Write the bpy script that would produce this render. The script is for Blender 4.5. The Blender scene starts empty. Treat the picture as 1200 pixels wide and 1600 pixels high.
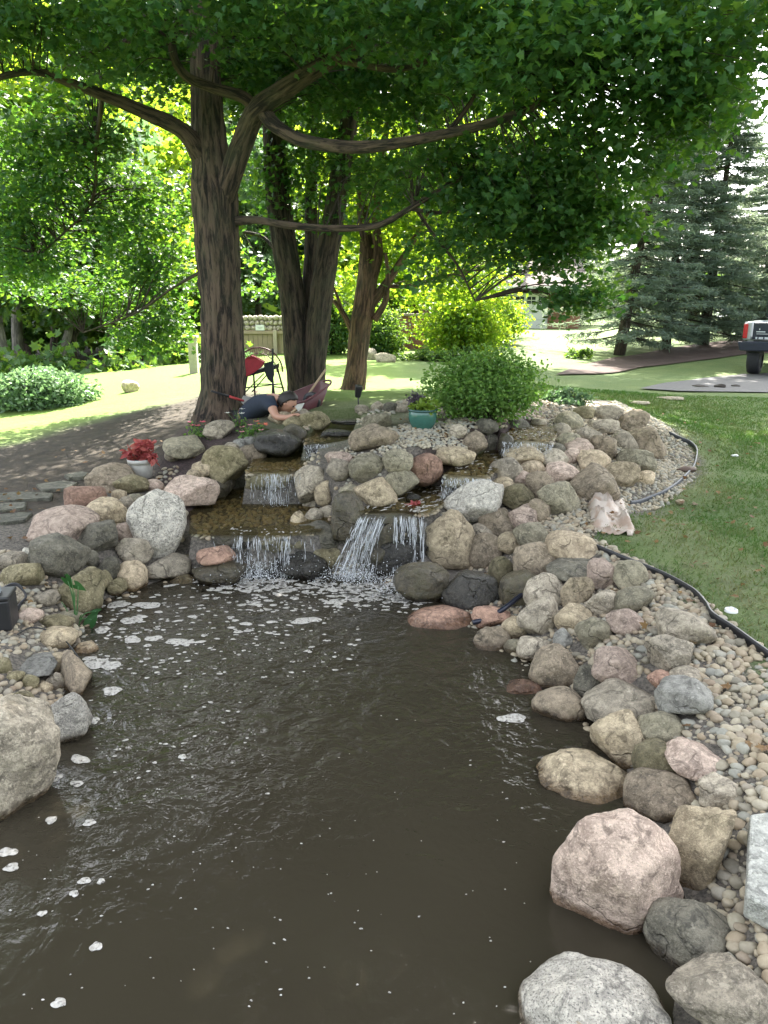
import bpy, bmesh, math, random
import numpy as np
from mathutils import Vector, Matrix, Euler

S = bpy.context.scene
COL = S.collection
# ------------------------------------------------------------------ camera
H = 2.2                       # eye height above the pond surface
PITCH = math.radians(15.35)   # looking down
F = 1202.0                    # focal length in photo pixels (photo 1200 x 1600)
cam_d = bpy.data.cameras.new('camera')
cam = bpy.data.objects.new('camera', cam_d)
COL.objects.link(cam)
cam.location = (0, 0, H)
cam.rotation_euler = (math.pi/2 - PITCH, 0, 0)
cam_d.sensor_fit = 'VERTICAL'
cam_d.angle = 2*math.atan(800/F)
cam_d.clip_start = 0.05
cam_d.clip_end = 2000
S.camera = cam
# ------------------------------------------------------------------ sky, sun, exposure
SUN_EL, SUN_AZ = math.radians(50), math.radians(14)
world = bpy.data.worlds.new('World')
S.world = world
world.use_nodes = True
wn = world.node_tree
sky = wn.nodes.new('ShaderNodeTexSky')
sky.sky_type = 'NISHITA'
sky.sun_disc = False
sky.sun_elevation = SUN_EL
sky.sun_rotation = SUN_AZ
sky.air_density = 1.0
sky.dust_density = 3.0
sky.ozone_density = 0.0
hsv = wn.nodes.new('ShaderNodeHueSaturation')          # thin bright cloud: a paler sky
hsv.inputs['Saturation'].default_value = 0.36
wn.links.new(sky.outputs[0], hsv.inputs['Color'])
wn.links.new(hsv.outputs[0], wn.nodes['Background'].inputs[0])
wn.nodes['Background'].inputs[1].default_value = 0.15
sun_d = bpy.data.lights.new('sun', 'SUN')
sun_d.energy = 5.0
sun_d.angle = math.radians(0.53)
sun_d.color = (1.0, 0.95, 0.86)
sun = bpy.data.objects.new('sun', sun_d)
COL.objects.link(sun)
sdir = Vector((math.sin(SUN_AZ)*math.cos(SUN_EL), math.cos(SUN_AZ)*math.cos(SUN_EL), math.sin(SUN_EL)))
sun.rotation_euler = sdir.to_track_quat('Z', 'Y').to_euler()
sun.location = sdir*40
S.view_settings.view_transform = 'Standard'
S.view_settings.look = 'None'
S.view_settings.gamma = 1
S.view_settings.exposure = 2.7
S.cycles.use_denoising = True
S.cycles.max_bounces = 8
S.cycles.diffuse_bounces = 4
S.cycles.glossy_bounces = 3
S.cycles.transmission_bounces = 4
S.cycles.transparent_max_bounces = 12
S.cycles.sample_clamp_indirect = 6.0
S.cycles.caustics_reflective = False
S.cycles.caustics_refractive = False

# ------------------------------------------------------------------ projection helpers
cp, sp = math.cos(PITCH), math.sin(PITCH)
FWD = np.array([0, cp, -sp]); UP = np.array([0, sp, cp]); RT = np.array([1.0, 0, 0])
CAM = np.array([0, 0, H])

def ray(px, py):                       # direction with unit depth along the axis
    return FWD + RT*((px-600)/F) + UP*((800-py)/F)
def at_z(px, py, z):
    r = ray(px, py)
    return CAM + r*((z-H)/r[2])
def at_y(px, py, Y):
    r = ray(px, py)
    return CAM + r*(Y/r[1])
def at_d(px, py, d):
    return CAM + ray(px, py)*d
def depth(p):
    return float(np.dot(np.asarray(p)-CAM, FWD))
def px_of(p):
    q = np.asarray(p)-CAM
    d = q @ FWD
    return 600+F*q[..., 0]/d, 800-F*(q @ UP)/d, d
def mpp(p):                            # metres per photo pixel at a point
    return depth(p)/F

# ------------------------------------------------------------------ noise
def _hash(i, j, k, seed):
    n = (i*73856093) ^ (j*19349663) ^ (k*83492791) ^ (seed*2654435761 & 0x7fffffff)
    n = (n ^ (n >> 13)) * 1274126177 & 0x7fffffff
    n = (n ^ (n >> 16)) * 668265263 & 0x7fffffff
    return ((n ^ (n >> 15)) & 0xffff)/32767.5 - 1.0
def vnoise(p, seed=0):
    p = np.asarray(p, float)
    i = np.floor(p).astype(np.int64); f = p-i; u = f*f*(3-2*f)
    r = 0
    for a in (0, 1):
        for b in (0, 1):
            for c in (0, 1):
                w = (u[:, 0] if a else 1-u[:, 0])*(u[:, 1] if b else 1-u[:, 1])*(u[:, 2] if c else 1-u[:, 2])
                r = r + w*_hash(i[:, 0]+a, i[:, 1]+b, i[:, 2]+c, seed)
    return r
def fbm(p, seed=0, octs=3):
    r = 0; a = 1.0
    for o in range(octs):
        r = r + a*vnoise(p*(2.03**o)+o*17.3, seed+o*101)
        a *= .5
    return r
def noise2(x, y, s, seed=0, octs=3):
    return fbm(np.stack([x*s, y*s, np.full_like(x, 3.7)], 1), seed, octs)

# ------------------------------------------------------------------ object helpers
def tag(o, label=None, cat=None, group=None, kind=None):
    if label: o['label'] = label
    if cat: o['category'] = cat
    if group: o['group'] = group
    if kind: o['kind'] = kind
    return o
def empty(name, loc, label, cat, group=None, rz=0):
    o = bpy.data.objects.new(name, None)
    o.empty_display_size = .1
    o.location = tuple(loc); o.rotation_euler = (0, 0, rz)
    COL.objects.link(o)
    return tag(o, label, cat, group)
def np_mesh(name, V, faces, smooth=True, attrs=None):
    """V Nx3; faces: list of arrays MxK (constant K each) or one list of tuples."""
    me = bpy.data.meshes.new(name)
    V = np.asarray(V, np.float32)
    me.vertices.add(len(V)); me.vertices.foreach_set('co', V.ravel())
    idx, tot = [], []
    for fa in faces:
        fa = np.asarray(fa, np.int32)
        if fa.size == 0: continue
        idx.append(fa.ravel()); tot.append(np.full(len(fa), fa.shape[1], np.int32))
    idx = np.concatenate(idx); tot = np.concatenate(tot)
    st = np.concatenate([[0], np.cumsum(tot)[:-1]]).astype(np.int32)
    me.loops.add(len(idx)); me.loops.foreach_set('vertex_index', idx)
    me.polygons.add(len(tot)); me.polygons.foreach_set('loop_start', st)
    try: me.polygons.foreach_set('loop_total', tot)
    except Exception: pass
    me.polygons.foreach_set('use_smooth', np.full(len(tot), bool(smooth)))
    for (an, typ, dom, data) in (attrs or []):
        a = me.attributes.new(an, typ, dom)
        a.data.foreach_set({'FLOAT_COLOR': 'color', 'FLOAT_VECTOR': 'vector'}.get(typ, 'value'), np.asarray(data, np.float32).ravel())
    me.update(calc_edges=True)
    me.validate()
    return me
def link(name, me, mat, parent=None):
    o = bpy.data.objects.new(name, me)
    if mat is not None and len(me.materials) == 0: me.materials.append(mat)
    COL.objects.link(o)
    if parent is not None:
        o.parent = parent
        bpy.context.view_layer.update() if False else None
        o.matrix_parent_inverse = (Matrix.Translation(parent.location) @ parent.rotation_euler.to_matrix().to_4x4()).inverted()
    return o

class MB:
    """collects shapes (world coordinates) into ONE mesh"""
    def __init__(s): s.v = []; s.f = {}; s.n = 0
    def add(s, V, F_):
        V = np.asarray(V, float); s.v.append(V)
        for f in F_:
            s.f.setdefault(len(f), []).append([i+s.n for i in f])
        s.n += len(V)
    def add_np(s, V, Fa):
        V = np.asarray(V, float); s.v.append(V); Fa = np.asarray(Fa)
        s.f.setdefault(Fa.shape[1], []).extend((Fa+s.n).tolist()); s.n += len(V)
    def tube(s, pts, rad, n=8, cap=True, wob=0, seed=0):
        V, Q, C = tube_np(pts, rad, n, wob, seed)
        s.add_np(V, Q)
        if cap:
            m = len(V)-n; b = s.n-len(V)
            s.f.setdefault(n, []).append([b+i for i in range(n)][::-1])
            s.f.setdefault(n, []).append([b+m+i for i in range(n)])
        return s
    def box(s, c, size, rot=(0, 0, 0), bev=.0, taper=1.0):
        bm = bmesh.new(); bmesh.ops.create_cube(bm, size=1)
        for v in bm.verts:
            k = taper if v.co.z < 0 else 1
            v.co = Vector((v.co.x*size[0]*k, v.co.y*size[1]*k, v.co.z*size[2]))
        if bev > 0: bmesh.ops.bevel(bm, geom=list(bm.edges), offset=bev, segments=2, affect='EDGES', profile=.5)
        bm.transform(Matrix.Translation(Vector(tuple(float(x) for x in c))) @ Euler(rot).to_matrix().to_4x4())
        bm.verts.index_update()
        s.add([tuple(v.co) for v in bm.verts], [[v.index for v in f.verts] for f in bm.faces]); bm.free()
        return s
    def lathe(s, c, prof, n=24):
        V = []; Fs = []
        for (r, z) in prof:
            for k in range(n):
                a = 2*math.pi*k/n
                V.append((c[0]+r*math.cos(a), c[1]+r*math.sin(a), c[2]+z))
        for i in range(len(prof)-1):
            for k in range(n):
                k2 = (k+1) % n
                Fs.append([i*n+k, i*n+k2, (i+1)*n+k2, (i+1)*n+k])
        s.add(V, Fs); return s
    def prism(s, poly, ext):
        """poly: list of 3d points, ext: extrusion vector"""
        P = [np.asarray(p, float) for p in poly]; e = np.asarray(ext, float); n = len(P)
        s.add(P+[p+e for p in P], [list(range(n))[::-1], [n+i for i in range(n)]]+[[i, (i+1) % n, n+(i+1) % n, n+i] for i in range(n)])
        return s
    def mesh(s, name, smooth=True):
        return np_mesh(name, np.concatenate(s.v), [np.array(f) for f in s.f.values()], smooth)
    def build(s, name, mat, parent=None, smooth=True, auto=None):
        o = link(name, s.mesh(name, smooth), mat, parent)
        if auto is not None: sharp(o, auto)
        return o
def sharp(o, deg=35):
    bm = bmesh.new(); bm.from_mesh(o.data)
    bmesh.ops.recalc_face_normals(bm, faces=bm.faces)
    for e in bm.edges:
        if len(e.link_faces) == 2 and e.calc_face_angle(0) > math.radians(deg): e.smooth = False
    bm.to_mesh(o.data); bm.free()

def smooth_path(pts, rad, per=6):
    P = np.asarray(pts, float); R = np.asarray(rad, float)
    if len(P) < 3:
        t = np.linspace(0, 1, per+1)[:, None]
        return P[0]*(1-t)+P[-1]*t, R[0]*(1-t[:, 0])+R[-1]*t[:, 0]
    Q = np.vstack([2*P[0]-P[1], P, 2*P[-1]-P[-2]]); out = []; ro = []
    for i in range(1, len(Q)-2):
        for k in range(per):
            t = k/per
            out.append(.5*((2*Q[i])+(-Q[i-1]+Q[i+1])*t+(2*Q[i-1]-5*Q[i]+4*Q[i+1]-Q[i+2])*t*t+(-Q[i-1]+3*Q[i]-3*Q[i+1]+Q[i+2])*t**3))
            ro.append(R[i-1]*(1-t)+R[i]*t)
    out.append(P[-1]); ro.append(R[-1])
    return np.array(out), np.array(ro)
def frames(P):
    T = np.gradient(P, axis=0); T /= np.linalg.norm(T, axis=1)[:, None]+1e-9
    ref = np.array([0.31, 0.93, 0.2]); N = np.zeros_like(T)
    n = ref-T[0]*np.dot(ref, T[0]); n /= np.linalg.norm(n)
    for i in range(len(P)):
        n = n-T[i]*np.dot(n, T[i]); n /= np.linalg.norm(n)+1e-9; N[i] = n
    return T, N, np.cross(T, N)
def tube_np(P, R, n=8, wob=0, seed=0):
    P = np.asarray(P, float); R = np.broadcast_to(np.asarray(R, float), (len(P),))
    T, N, B = frames(P)
    a = np.arange(n)*2*np.pi/n
    V = P[:, None]+R[:, None, None]*(np.cos(a)[None, :, None]*N[:, None]+np.sin(a)[None, :, None]*B[:, None])
    V = V.reshape(-1, 3)
    if wob:
        C = np.repeat(P, n, 0); V = C+(V-C)*(1+wob*fbm(V*9, seed, 2))[:, None]
    i = np.arange(len(P)-1)[:, None]*n; k = np.arange(n)[None, :]; k2 = (k+1) % n
    Q = np.stack([i+k, i+k2, i+n+k2, i+n+k], -1).reshape(-1, 4)
    return V, Q, None

# ------------------------------------------------------------------ materials
def M(name):
    m = bpy.data.materials.new(name); m.use_nodes = True
    nt = m.node_tree
    return m, nt, nt.nodes['Principled BSDF'], nt.nodes['Material Output']
def node(nt, t, **kw):
    n = nt.nodes.new(t)
    for k, v in kw.items():
        if k.startswith('_'): setattr(n, k[1:], v)
        else: n.inputs[k.replace('__', ' ')].default_value = v
    return n
def mixc(nt, fac, a, b, mode='MIX'):
    n = nt.nodes.new('ShaderNodeMix'); n.data_type = 'RGBA'; n.blend_type = mode
    for i, v in ((0, fac), (6, a), (7, b)):
        if hasattr(v, 'is_linked') or hasattr(v, 'links'): nt.links.new(v, n.inputs[i])
        else: n.inputs[i].default_value = v if i == 0 else tuple(v)+((1,) if len(v) == 3 else ())
    return n.outputs[2]
def ramp(nt, src, stops):
    n = nt.nodes.new('ShaderNodeValToRGB'); e = n.color_ramp.elements
    while len(e) < len(stops): e.new(.5)
    for el, (p, c) in zip(e, stops):
        el.position = p; el.color = (c, c, c, 1) if isinstance(c, (int, float)) else tuple(c)+(1,)
    nt.links.new(src, n.inputs[0]); return n.outputs[0]
def noise(nt, vec, scale, detail=4, rough=.55, dist=0):
    n = nt.nodes.new('ShaderNodeTexNoise')
    n.inputs['Scale'].default_value = scale; n.inputs['Detail'].default_value = detail
    n.inputs['Roughness'].default_value = rough; n.inputs['Distortion'].default_value = dist
    if vec is not None: nt.links.new(vec, n.inputs['Vector'])
    return n.outputs['Fac']
def math_(nt, op, a, b=0.0, c=None, clamp=False):
    n = nt.nodes.new('ShaderNodeMath'); n.operation = op; n.use_clamp = clamp
    for i, v in enumerate((a, b) if c is None else (a, b, c)):
        if hasattr(v, 'links'): nt.links.new(v, n.inputs[i])
        else: n.inputs[i].default_value = v
    return n.outputs[0]
def bump(nt, bs, h, strength=.4, dist=.02):
    b = nt.nodes.new('ShaderNodeBump'); b.inputs['Strength'].default_value = strength; b.inputs['Distance'].default_value = dist
    nt.links.new(h, b.inputs['Height']); nt.links.new(b.outputs[0], bs.inputs['Normal'])
def geo(nt): return nt.nodes.new('ShaderNodeNewGeometry')
def objco(nt): return nt.nodes.new('ShaderNodeTexCoord').outputs['Object']
def plain(name, c, rough=.6, metal=0, var=.25, scale=30, bmp=.15):
    m, nt, bs, _ = M(name)
    f = noise(nt, objco(nt), scale, 5)
    col = mixc(nt, f, tuple(x*(1-var) for x in c), tuple(min(1, x*(1+var)) for x in c))
    nt.links.new(col, bs.inputs['Base Color']); bs.inputs['Roughness'].default_value = rough; bs.inputs['Metallic'].default_value = metal
    if bmp: bump(nt, bs, f, bmp, .01)
    return m

def rock_mat(name, a, b, speck=(.02, .02, .02), sp_amt=.35, moss=0.0, veins=0.0, rough=.9, pale=None):
    """mineral colours a-b, dark speckle, lichen / moss patches, wet stain just above the water"""
    m, nt, bs, _ = M(name)
    oc = objco(nt); oi = nt.nodes.new('ShaderNodeObjectInfo'); g = geo(nt)
    off = nt.nodes.new('ShaderNodeVectorMath'); off.operation = 'ADD'; nt.links.new(oc, off.inputs[0])
    rv = nt.nodes.new('ShaderNodeCombineXYZ')
    for i, k in enumerate((31.0, 57.0, 13.0)): nt.links.new(math_(nt, 'MULTIPLY', oi.outputs['Random'], k), rv.inputs[i])
    nt.links.new(rv.outputs[0], off.inputs[1]); v = off.outputs[0]
    big = noise(nt, v, 4.5, 5, .6, .6)
    c = mixc(nt, ramp(nt, big, [(.32, 0.0), (.68, 1.0)]), a, b)
    med = noise(nt, v, 22, 6, .7)
    c = mixc(nt, ramp(nt, med, [(.44, 0.0), (.60, .7)]), c, tuple(min(1, x*1.5) for x in (pale or b)))
    fine = noise(nt, v, 150, 3, .7)
    sc = nt.nodes.new('ShaderNodeVectorMath'); sc.operation = 'SCALE'; nt.links.new(v, sc.inputs[0]); nt.links.new(math_(nt, 'MULTIPLY_ADD', math_(nt, 'FRACT', math_(nt, 'MULTIPLY', oi.outputs['Random'], 7.0)), .9, .45), sc.inputs['Scale'])
    nt.links.new(sc.outputs[0], fine.node.inputs['Vector'])
    c = mixc(nt, math_(nt, 'MULTIPLY', ramp(nt, fine, [(.53, 0.0), (.63, 1.0)]), sp_amt), c, speck)
    fine2 = noise(nt, v, 95, 2, .6)
    c = mixc(nt, math_(nt, 'MULTIPLY', ramp(nt, fine2, [(.58, 0.0), (.66, 1.0)]), .4), c, tuple(min(1, x*1.7+.03) for x in b))
    dk_ = noise(nt, v, 13, 5, .75, .8)
    c = mixc(nt, ramp(nt, dk_, [(.36, .75), (.47, 0.0)]), c, tuple(x*.45 for x in a))
    wv = nt.nodes.new('ShaderNodeVectorMath'); wv.operation = 'ADD'; nt.links.new(v, wv.inputs[0])
    wn_ = nt.nodes.new('ShaderNodeTexNoise'); wn_.inputs['Scale'].default_value = 5; wn_.inputs['Detail'].default_value = 4; nt.links.new(v, wn_.inputs['Vector'])
    w2 = nt.nodes.new('ShaderNodeVectorMath'); w2.operation = 'SCALE'; w2.inputs['Scale'].default_value = .35; nt.links.new(wn_.outputs['Color'], w2.inputs[0]); nt.links.new(w2.outputs[0], wv.inputs[1])
    vc = nt.nodes.new('ShaderNodeTexVoronoi'); vc.feature = 'DISTANCE_TO_EDGE'; vc.inputs['Scale'].default_value = 2.6; nt.links.new(wv.outputs[0], vc.inputs['Vector'])
    crack = math_(nt, 'MULTIPLY', ramp(nt, vc.outputs['Distance'], [(.004, 1.0), (.022, 0.0)]), ramp(nt, big, [(.42, 0.0), (.6, 1.0)]))
    c = mixc(nt, math_(nt, 'MULTIPLY', crack, .4), c, tuple(x*.3 for x in a))
    li = noise(nt, v, 34, 3, .5)
    c = mixc(nt, math_(nt, 'MULTIPLY', ramp(nt, li, [(.64, 0.0), (.70, .7)]), ramp(nt, big, [(.5, 1.0), (.6, 0.0)])), c, tuple(min(1, x*1.5+.05) for x in b))
    if veins:
        w = nt.nodes.new('ShaderNodeTexWave'); w.inputs['Scale'].default_value = 5; w.inputs['Distortion'].default_value = 9; w.inputs['Detail'].default_value = 4
        nt.links.new(v, w.inputs['Vector'])
        c = mixc(nt, math_(nt, 'MULTIPLY', ramp(nt, w.outputs['Fac'], [(.55, 0.0), (.95, 1.0)]), veins), c, tuple(min(1, x*1.5) for x in b))
    if moss:
        mo = noise(nt, v, 6.5, 6, .7)
        c = mixc(nt, math_(nt, 'MULTIPLY', ramp(nt, mo, [(.54-.1*moss, 0.0), (.70-.08*moss, 1.0)]), min(1, moss)), c, (.07, .068, .032))
    # per stone brightness
    br = math_(nt, 'MULTIPLY_ADD', oi.outputs['Random'], .5, .75)
    c = mixc(nt, 1.0, c, br, 'MULTIPLY')
    # wet stain, a band above the pond level
    sx = nt.nodes.new('ShaderNodeSeparateXYZ'); nt.links.new(g.outputs['Position'], sx.inputs[0])
    zz = math_(nt, 'ADD', sx.outputs['Z'], math_(nt, 'MULTIPLY', math_(nt, 'SUBTRACT', med, .5), .08))
    wet = ramp(nt, math_(nt, 'MULTIPLY', zz, 4.0), [(.10, 1.0), (.24, 0.0)])
    c = mixc(nt, wet, c, mixc(nt, 1.0, c, (.36, .3, .24), 'MULTIPLY'))
    nt.links.new(mixc(nt, 1.0, c, (1.06, 1.0, .88), 'MULTIPLY'), bs.inputs['Base Color'])
    r = mixc(nt, wet, (rough,)*3, (.25,)*3)
    nt.links.new(r, bs.inputs['Roughness'])
    hgt = math_(nt, 'ADD', math_(nt, 'MULTIPLY', med, .6), math_(nt, 'MULTIPLY', fine, .22))
    hgt = math_(nt, 'ADD', hgt, math_(nt, 'MULTIPLY', big, .7))
    hgt = math_(nt, 'SUBTRACT', hgt, math_(nt, 'MULTIPLY', crack, .35))
    bump(nt, bs, hgt, 1.0, .035)
    return m
RM = {
 'gr': rock_mat('grey_stone', (.19, .17, .142), (.34, .31, .265), moss=.25),
 'gg': rock_mat('grey_green_stone', (.15, .142, .112), (.26, .245, .19), moss=.3),
 'tn': rock_mat('tan_stone', (.235, .195, .14), (.40, .345, .26), moss=.2),
 'cr': rock_mat('cream_stone', (.33, .27, .20), (.46, .39, .30), sp_amt=.2),
 'pk': rock_mat('pink_stone', (.27, .21, .185), (.42, .345, .31), sp_amt=.3, veins=.0),
 'rd': rock_mat('reddish_stone', (.20, .12, .095), (.31, .205, .165), sp_amt=.3),
 'dk': rock_mat('dark_stone', (.066, .064, .056), (.135, .13, .11), moss=.3),
 'bk': rock_mat('black_wet_stone', (.014, .0135, .012), (.036, .034, .030), rough=.22, sp_amt=.2),
 'wt': rock_mat('speckled_granite', (.28, .275, .265), (.43, .42, .40), sp_amt=.8, speck=(.06, .06, .065)),
 'bl': rock_mat('blue_grey_stone', (.14, .14, .138), (.22, .225, .222), veins=.3),
 'br': rock_mat('brown_stone', (.14, .118, .092), (.25, .212, .168), moss=.3),
 'ol': rock_mat('mossy_stone', (.12, .105, .06), (.21, .19, .125), moss=.6),
 'wd': rock_mat('wet_dark_stone', (.034, .030, .021), (.078, .068, .048), moss=.6, rough=.28),
 'wp': rock_mat('white_stone', (.5, .49, .46), (.65, .64, .6), sp_amt=.1),
}
def stone_small(name, use_attr):
    m, nt, bs, _ = M(name)
    if use_attr:
        a = nt.nodes.new('ShaderNodeAttribute'); a.attribute_name = 'tone'; src = a.outputs['Fac']
    else:
        src = nt.nodes.new('ShaderNodeObjectInfo').outputs['Random']
    c = ramp(nt, src, [(0, (.20, .175, .15)), (.14, (.28, .245, .20)), (.32, (.38, .31, .235)), (.5, (.32, .245, .18)), (.66, (.43, .375, .305)), (.8, (.27, .20, .15)), (.92, (.34, .32, .29)), (1.0, (.22, .21, .195))])
    g = geo(nt)
    f = noise(nt, g.outputs['Position'], 60, 4, .6)
    c = mixc(nt, ramp(nt, f, [(.35, .5), (.65, 0.0)]), c, mixc(nt, 1.0, c, (.7, .66, .6), 'MULTIPLY'))
    nt.links.new(mixc(nt, 1.0, c, (.97, 1.0, .91), 'MULTIPLY'), bs.inputs['Base Color']); bs.inputs['Roughness'].default_value = .75
    bump(nt, bs, f, .12, .01)
    return m
PEB = stone_small('river_pebble', False); PEBS = stone_small('river_pebble_bed', True)

def leaf_mat(name, a, b, tr_a, tr_b, trans=.5, rough=.45):
    m, nt, bs, out = M(name)
    at = nt.nodes.new('ShaderNodeAttribute'); at.attribute_name = 'rnd'
    c = mixc(nt, at.outputs['Fac'], a, b)
    t = mixc(nt, at.outputs['Fac'], tr_a, tr_b)
    nt.links.new(c, bs.inputs['Base Color']); bs.inputs['Roughness'].default_value = rough
    bs.inputs['Specular IOR Level'].default_value = .35
    tl = nt.nodes.new('ShaderNodeBsdfTranslucent'); nt.links.new(t, tl.inputs['Color'])
    mx = nt.nodes.new('ShaderNodeMixShader'); mx.inputs[0].default_value = trans
    nt.links.new(bs.outputs[0], mx.inputs[1]); nt.links.new(tl.outputs[0], mx.inputs[2])
    nt.links.new(mx.outputs[0], out.inputs['Surface'])
    return m
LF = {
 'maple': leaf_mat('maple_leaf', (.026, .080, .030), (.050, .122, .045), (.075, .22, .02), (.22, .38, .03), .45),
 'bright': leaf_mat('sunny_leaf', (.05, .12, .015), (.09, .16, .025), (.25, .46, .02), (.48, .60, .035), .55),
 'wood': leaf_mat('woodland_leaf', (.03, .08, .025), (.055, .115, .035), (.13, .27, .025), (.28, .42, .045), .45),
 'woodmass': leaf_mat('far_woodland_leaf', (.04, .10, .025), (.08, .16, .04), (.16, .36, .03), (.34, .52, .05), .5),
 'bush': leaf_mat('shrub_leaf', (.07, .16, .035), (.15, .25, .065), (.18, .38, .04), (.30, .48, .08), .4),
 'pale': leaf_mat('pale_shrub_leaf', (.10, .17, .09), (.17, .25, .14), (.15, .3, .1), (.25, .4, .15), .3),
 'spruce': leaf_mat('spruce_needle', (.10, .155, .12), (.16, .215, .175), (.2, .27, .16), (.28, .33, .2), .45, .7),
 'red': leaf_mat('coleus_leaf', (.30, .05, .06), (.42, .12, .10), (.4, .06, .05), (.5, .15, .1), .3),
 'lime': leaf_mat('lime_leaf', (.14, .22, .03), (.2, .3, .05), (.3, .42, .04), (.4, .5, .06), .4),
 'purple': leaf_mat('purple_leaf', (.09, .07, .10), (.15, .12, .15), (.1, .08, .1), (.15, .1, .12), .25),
}
def bark_mat(name, a, b):
    m, nt, bs, _ = M(name)
    g = geo(nt)
    mp = nt.nodes.new('ShaderNodeAttribute'); mp.attribute_name = 'grain'
    n1 = noise(nt, mp.outputs['Vector'], 22, 6, .68, .5); n2 = noise(nt, g.outputs['Position'], 3, 3)
    c = mixc(nt, ramp(nt, n1, [(.42, 0.0), (.57, 1.0)]), a, b)
    c = mixc(nt, ramp(nt, n2, [(.45, 0.0), (.7, .45)]), c, (.07, .075, .04))
    nt.links.new(c, bs.inputs['Base Color']); bs.inputs['Roughness'].default_value = .9
    bump(nt, bs, n1, 1.0, .07)
    return m
BARK = bark_mat('maple_bark', (.010, .0065, .0045), (.125, .086, .060))
BARK2 = bark_mat('dark_bark', (.010, .007, .005), (.085, .060, .043))
BARK3 = bark_mat('reddish_bark', (.05, .028, .02), (.20, .115, .075))
BARKG = bark_mat('grey_bark', (.12, .11, .095), (.26, .235, .2))
# ------------------------------------------------------------------ terrain
CP = []
for (px, py, z) in [
 # right lawn and gravel bank
 (1200,1040,.35),(1105,950,.37),(930,862,.38),(985,785,.40),(1085,735,.42),(1200,800,.39),(1150,900,.37),(1200,700,.42),(1110,665,.45),
 (1010,637,.55),(1000,1000,.30),(1060,1100,.25),(1120,1240,.22),(1130,1400,.20),(1190,1500,.22),(1120,1560,.14),(960,900,.33),(870,930,.16),(900,1000,.16),(940,1080,.12),
 (1180,620,.45),
 # right mound
 (702,888,.06),(780,905,.06),(740,815,.34),(873,815,.42),(850,860,.32),(870,745,.60),(900,702,.72),(930,755,.55),(820,740,.60),(905,662,.80),(950,642,.80),(980,720,.58),(1030,720,.45),(1000,665,.68),(840,660,.88),(770,700,.78),
 # middle ridge
 (587,790,.58),(540,842,.2),(547,775,.62),(487,780,.52),(600,712,.85),(620,690,.9),(660,668,.95),(750,668,.95),(640,735,.76),(690,720,.78),(583,702,.86),(530,735,.70),
 (690,660,.96),(590,648,.98),(520,640,.98),
 # upper left and trees
 (440,668,.86),(430,705,.72),(345,664,.82),(475,612,.95),(555,612,.87),(340,690,.75),(355,752,.50),(290,705,.66),(300,742,.55),(250,760,.46),(210,775,.45),
 # left bank
 (0,800,.45),(0,740,.5),(150,700,.6),(100,800,.42),(60,850,.38),(170,860,.26),(247,878,.12),(280,890,.05),(206,920,.08),(30,900,.25),(30,955,.2),(100,960,.1),(20,1050,.15),(80,1080,.06),(0,1000,.2),(0,1120,.1),
 # left lawn
 (0,690,.5),(0,652,.46),(190,602,.7),(300,595,.82),(200,640,.66),(640,575,.82),(600,560,.8),(650,550,.85),(800,560,.75),
]:
    CP.append(tuple(at_z(px, py, z)))
CP += [(9,20,.42),(5,20,.5),(8.5,16.2,.42),(14,20,.45),(7.8,25,.52),(9.7,27,.68),(11.3,27.4,.75),(7,40,.85),(0,40,1.0),(-3,24,.8),(-8,22,.2),(-8,17.5,.5),(-12,17,.1),(-12,24,-.5),(-20,24,-.6),(25,40,.9),(-25,45,-.3),
       (-9.5,12.5,.42),(-14,8,.4),(-9,5,.42),(8,8,.42),(12,4,.4),(6,2,.33),(3,0,.3),(-6,1,.35),(-4,2,.2),(20,12,.4),(0,-6,.4),(12,-6,.35),(-12,-6,.35),(-30,20,-.3),(35,20,.5)]
CP = np.array(CP)
def _k(r2): return .5*r2*np.log(r2+1e-6)
def _solve():
    n = len(CP); d2 = ((CP[:, None, :2]-CP[None, :, :2])**2).sum(-1)
    A = np.zeros((n+3, n+3)); A[:n, :n] = _k(d2)+np.eye(n)*.02
    A[:n, n] = 1; A[:n, n+1:] = CP[:, :2]; A[n, :n] = 1; A[n+1:, :n] = CP[:, :2].T
    return np.linalg.solve(A, np.concatenate([CP[:, 2], [0, 0, 0]]))
_W = _solve()
def tps(x, y):
    x = np.asarray(x, float).ravel(); y = np.asarray(y, float).ravel(); out = np.empty_like(x); n = len(CP)
    for s in range(0, len(x), 20000):
        e = min(len(x), s+20000)
        d2 = (x[s:e, None]-CP[None, :, 0])**2+(y[s:e, None]-CP[None, :, 1])**2
        out[s:e] = _k(d2) @ _W[:n]+_W[n]+_W[n+1]*x[s:e]+_W[n+2]*y[s:e]
    return out
def sdist(x, y, poly):
    """signed distance, negative inside"""
    x = np.asarray(x, float).ravel(); y = np.asarray(y, float).ravel()
    P = np.asarray(poly, float); best = np.full(len(x), 1e9); ins = np.zeros(len(x), bool)
    for i in range(len(P)):
        a = P[i]; b = P[(i+1) % len(P)]; d = b-a
        t = np.clip(((x-a[0])*d[0]+(y-a[1])*d[1])/(d@d+1e-12), 0, 1)
        best = np.minimum(best, np.hypot(x-a[0]-t*d[0], y-a[1]-t*d[1]))
        c = (a[1] > y) != (b[1] > y)
        with np.errstate(divide='ignore', invalid='ignore'):
            xi = (b[0]-a[0])*(y-a[1])/(b[1]-a[1])+a[0]
        ins ^= c & (x < xi)
    return np.where(ins, -best, best)
def pix_poly(pts, z): return np.array([at_z(px, py, z)[:2] for px, py in pts])
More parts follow.
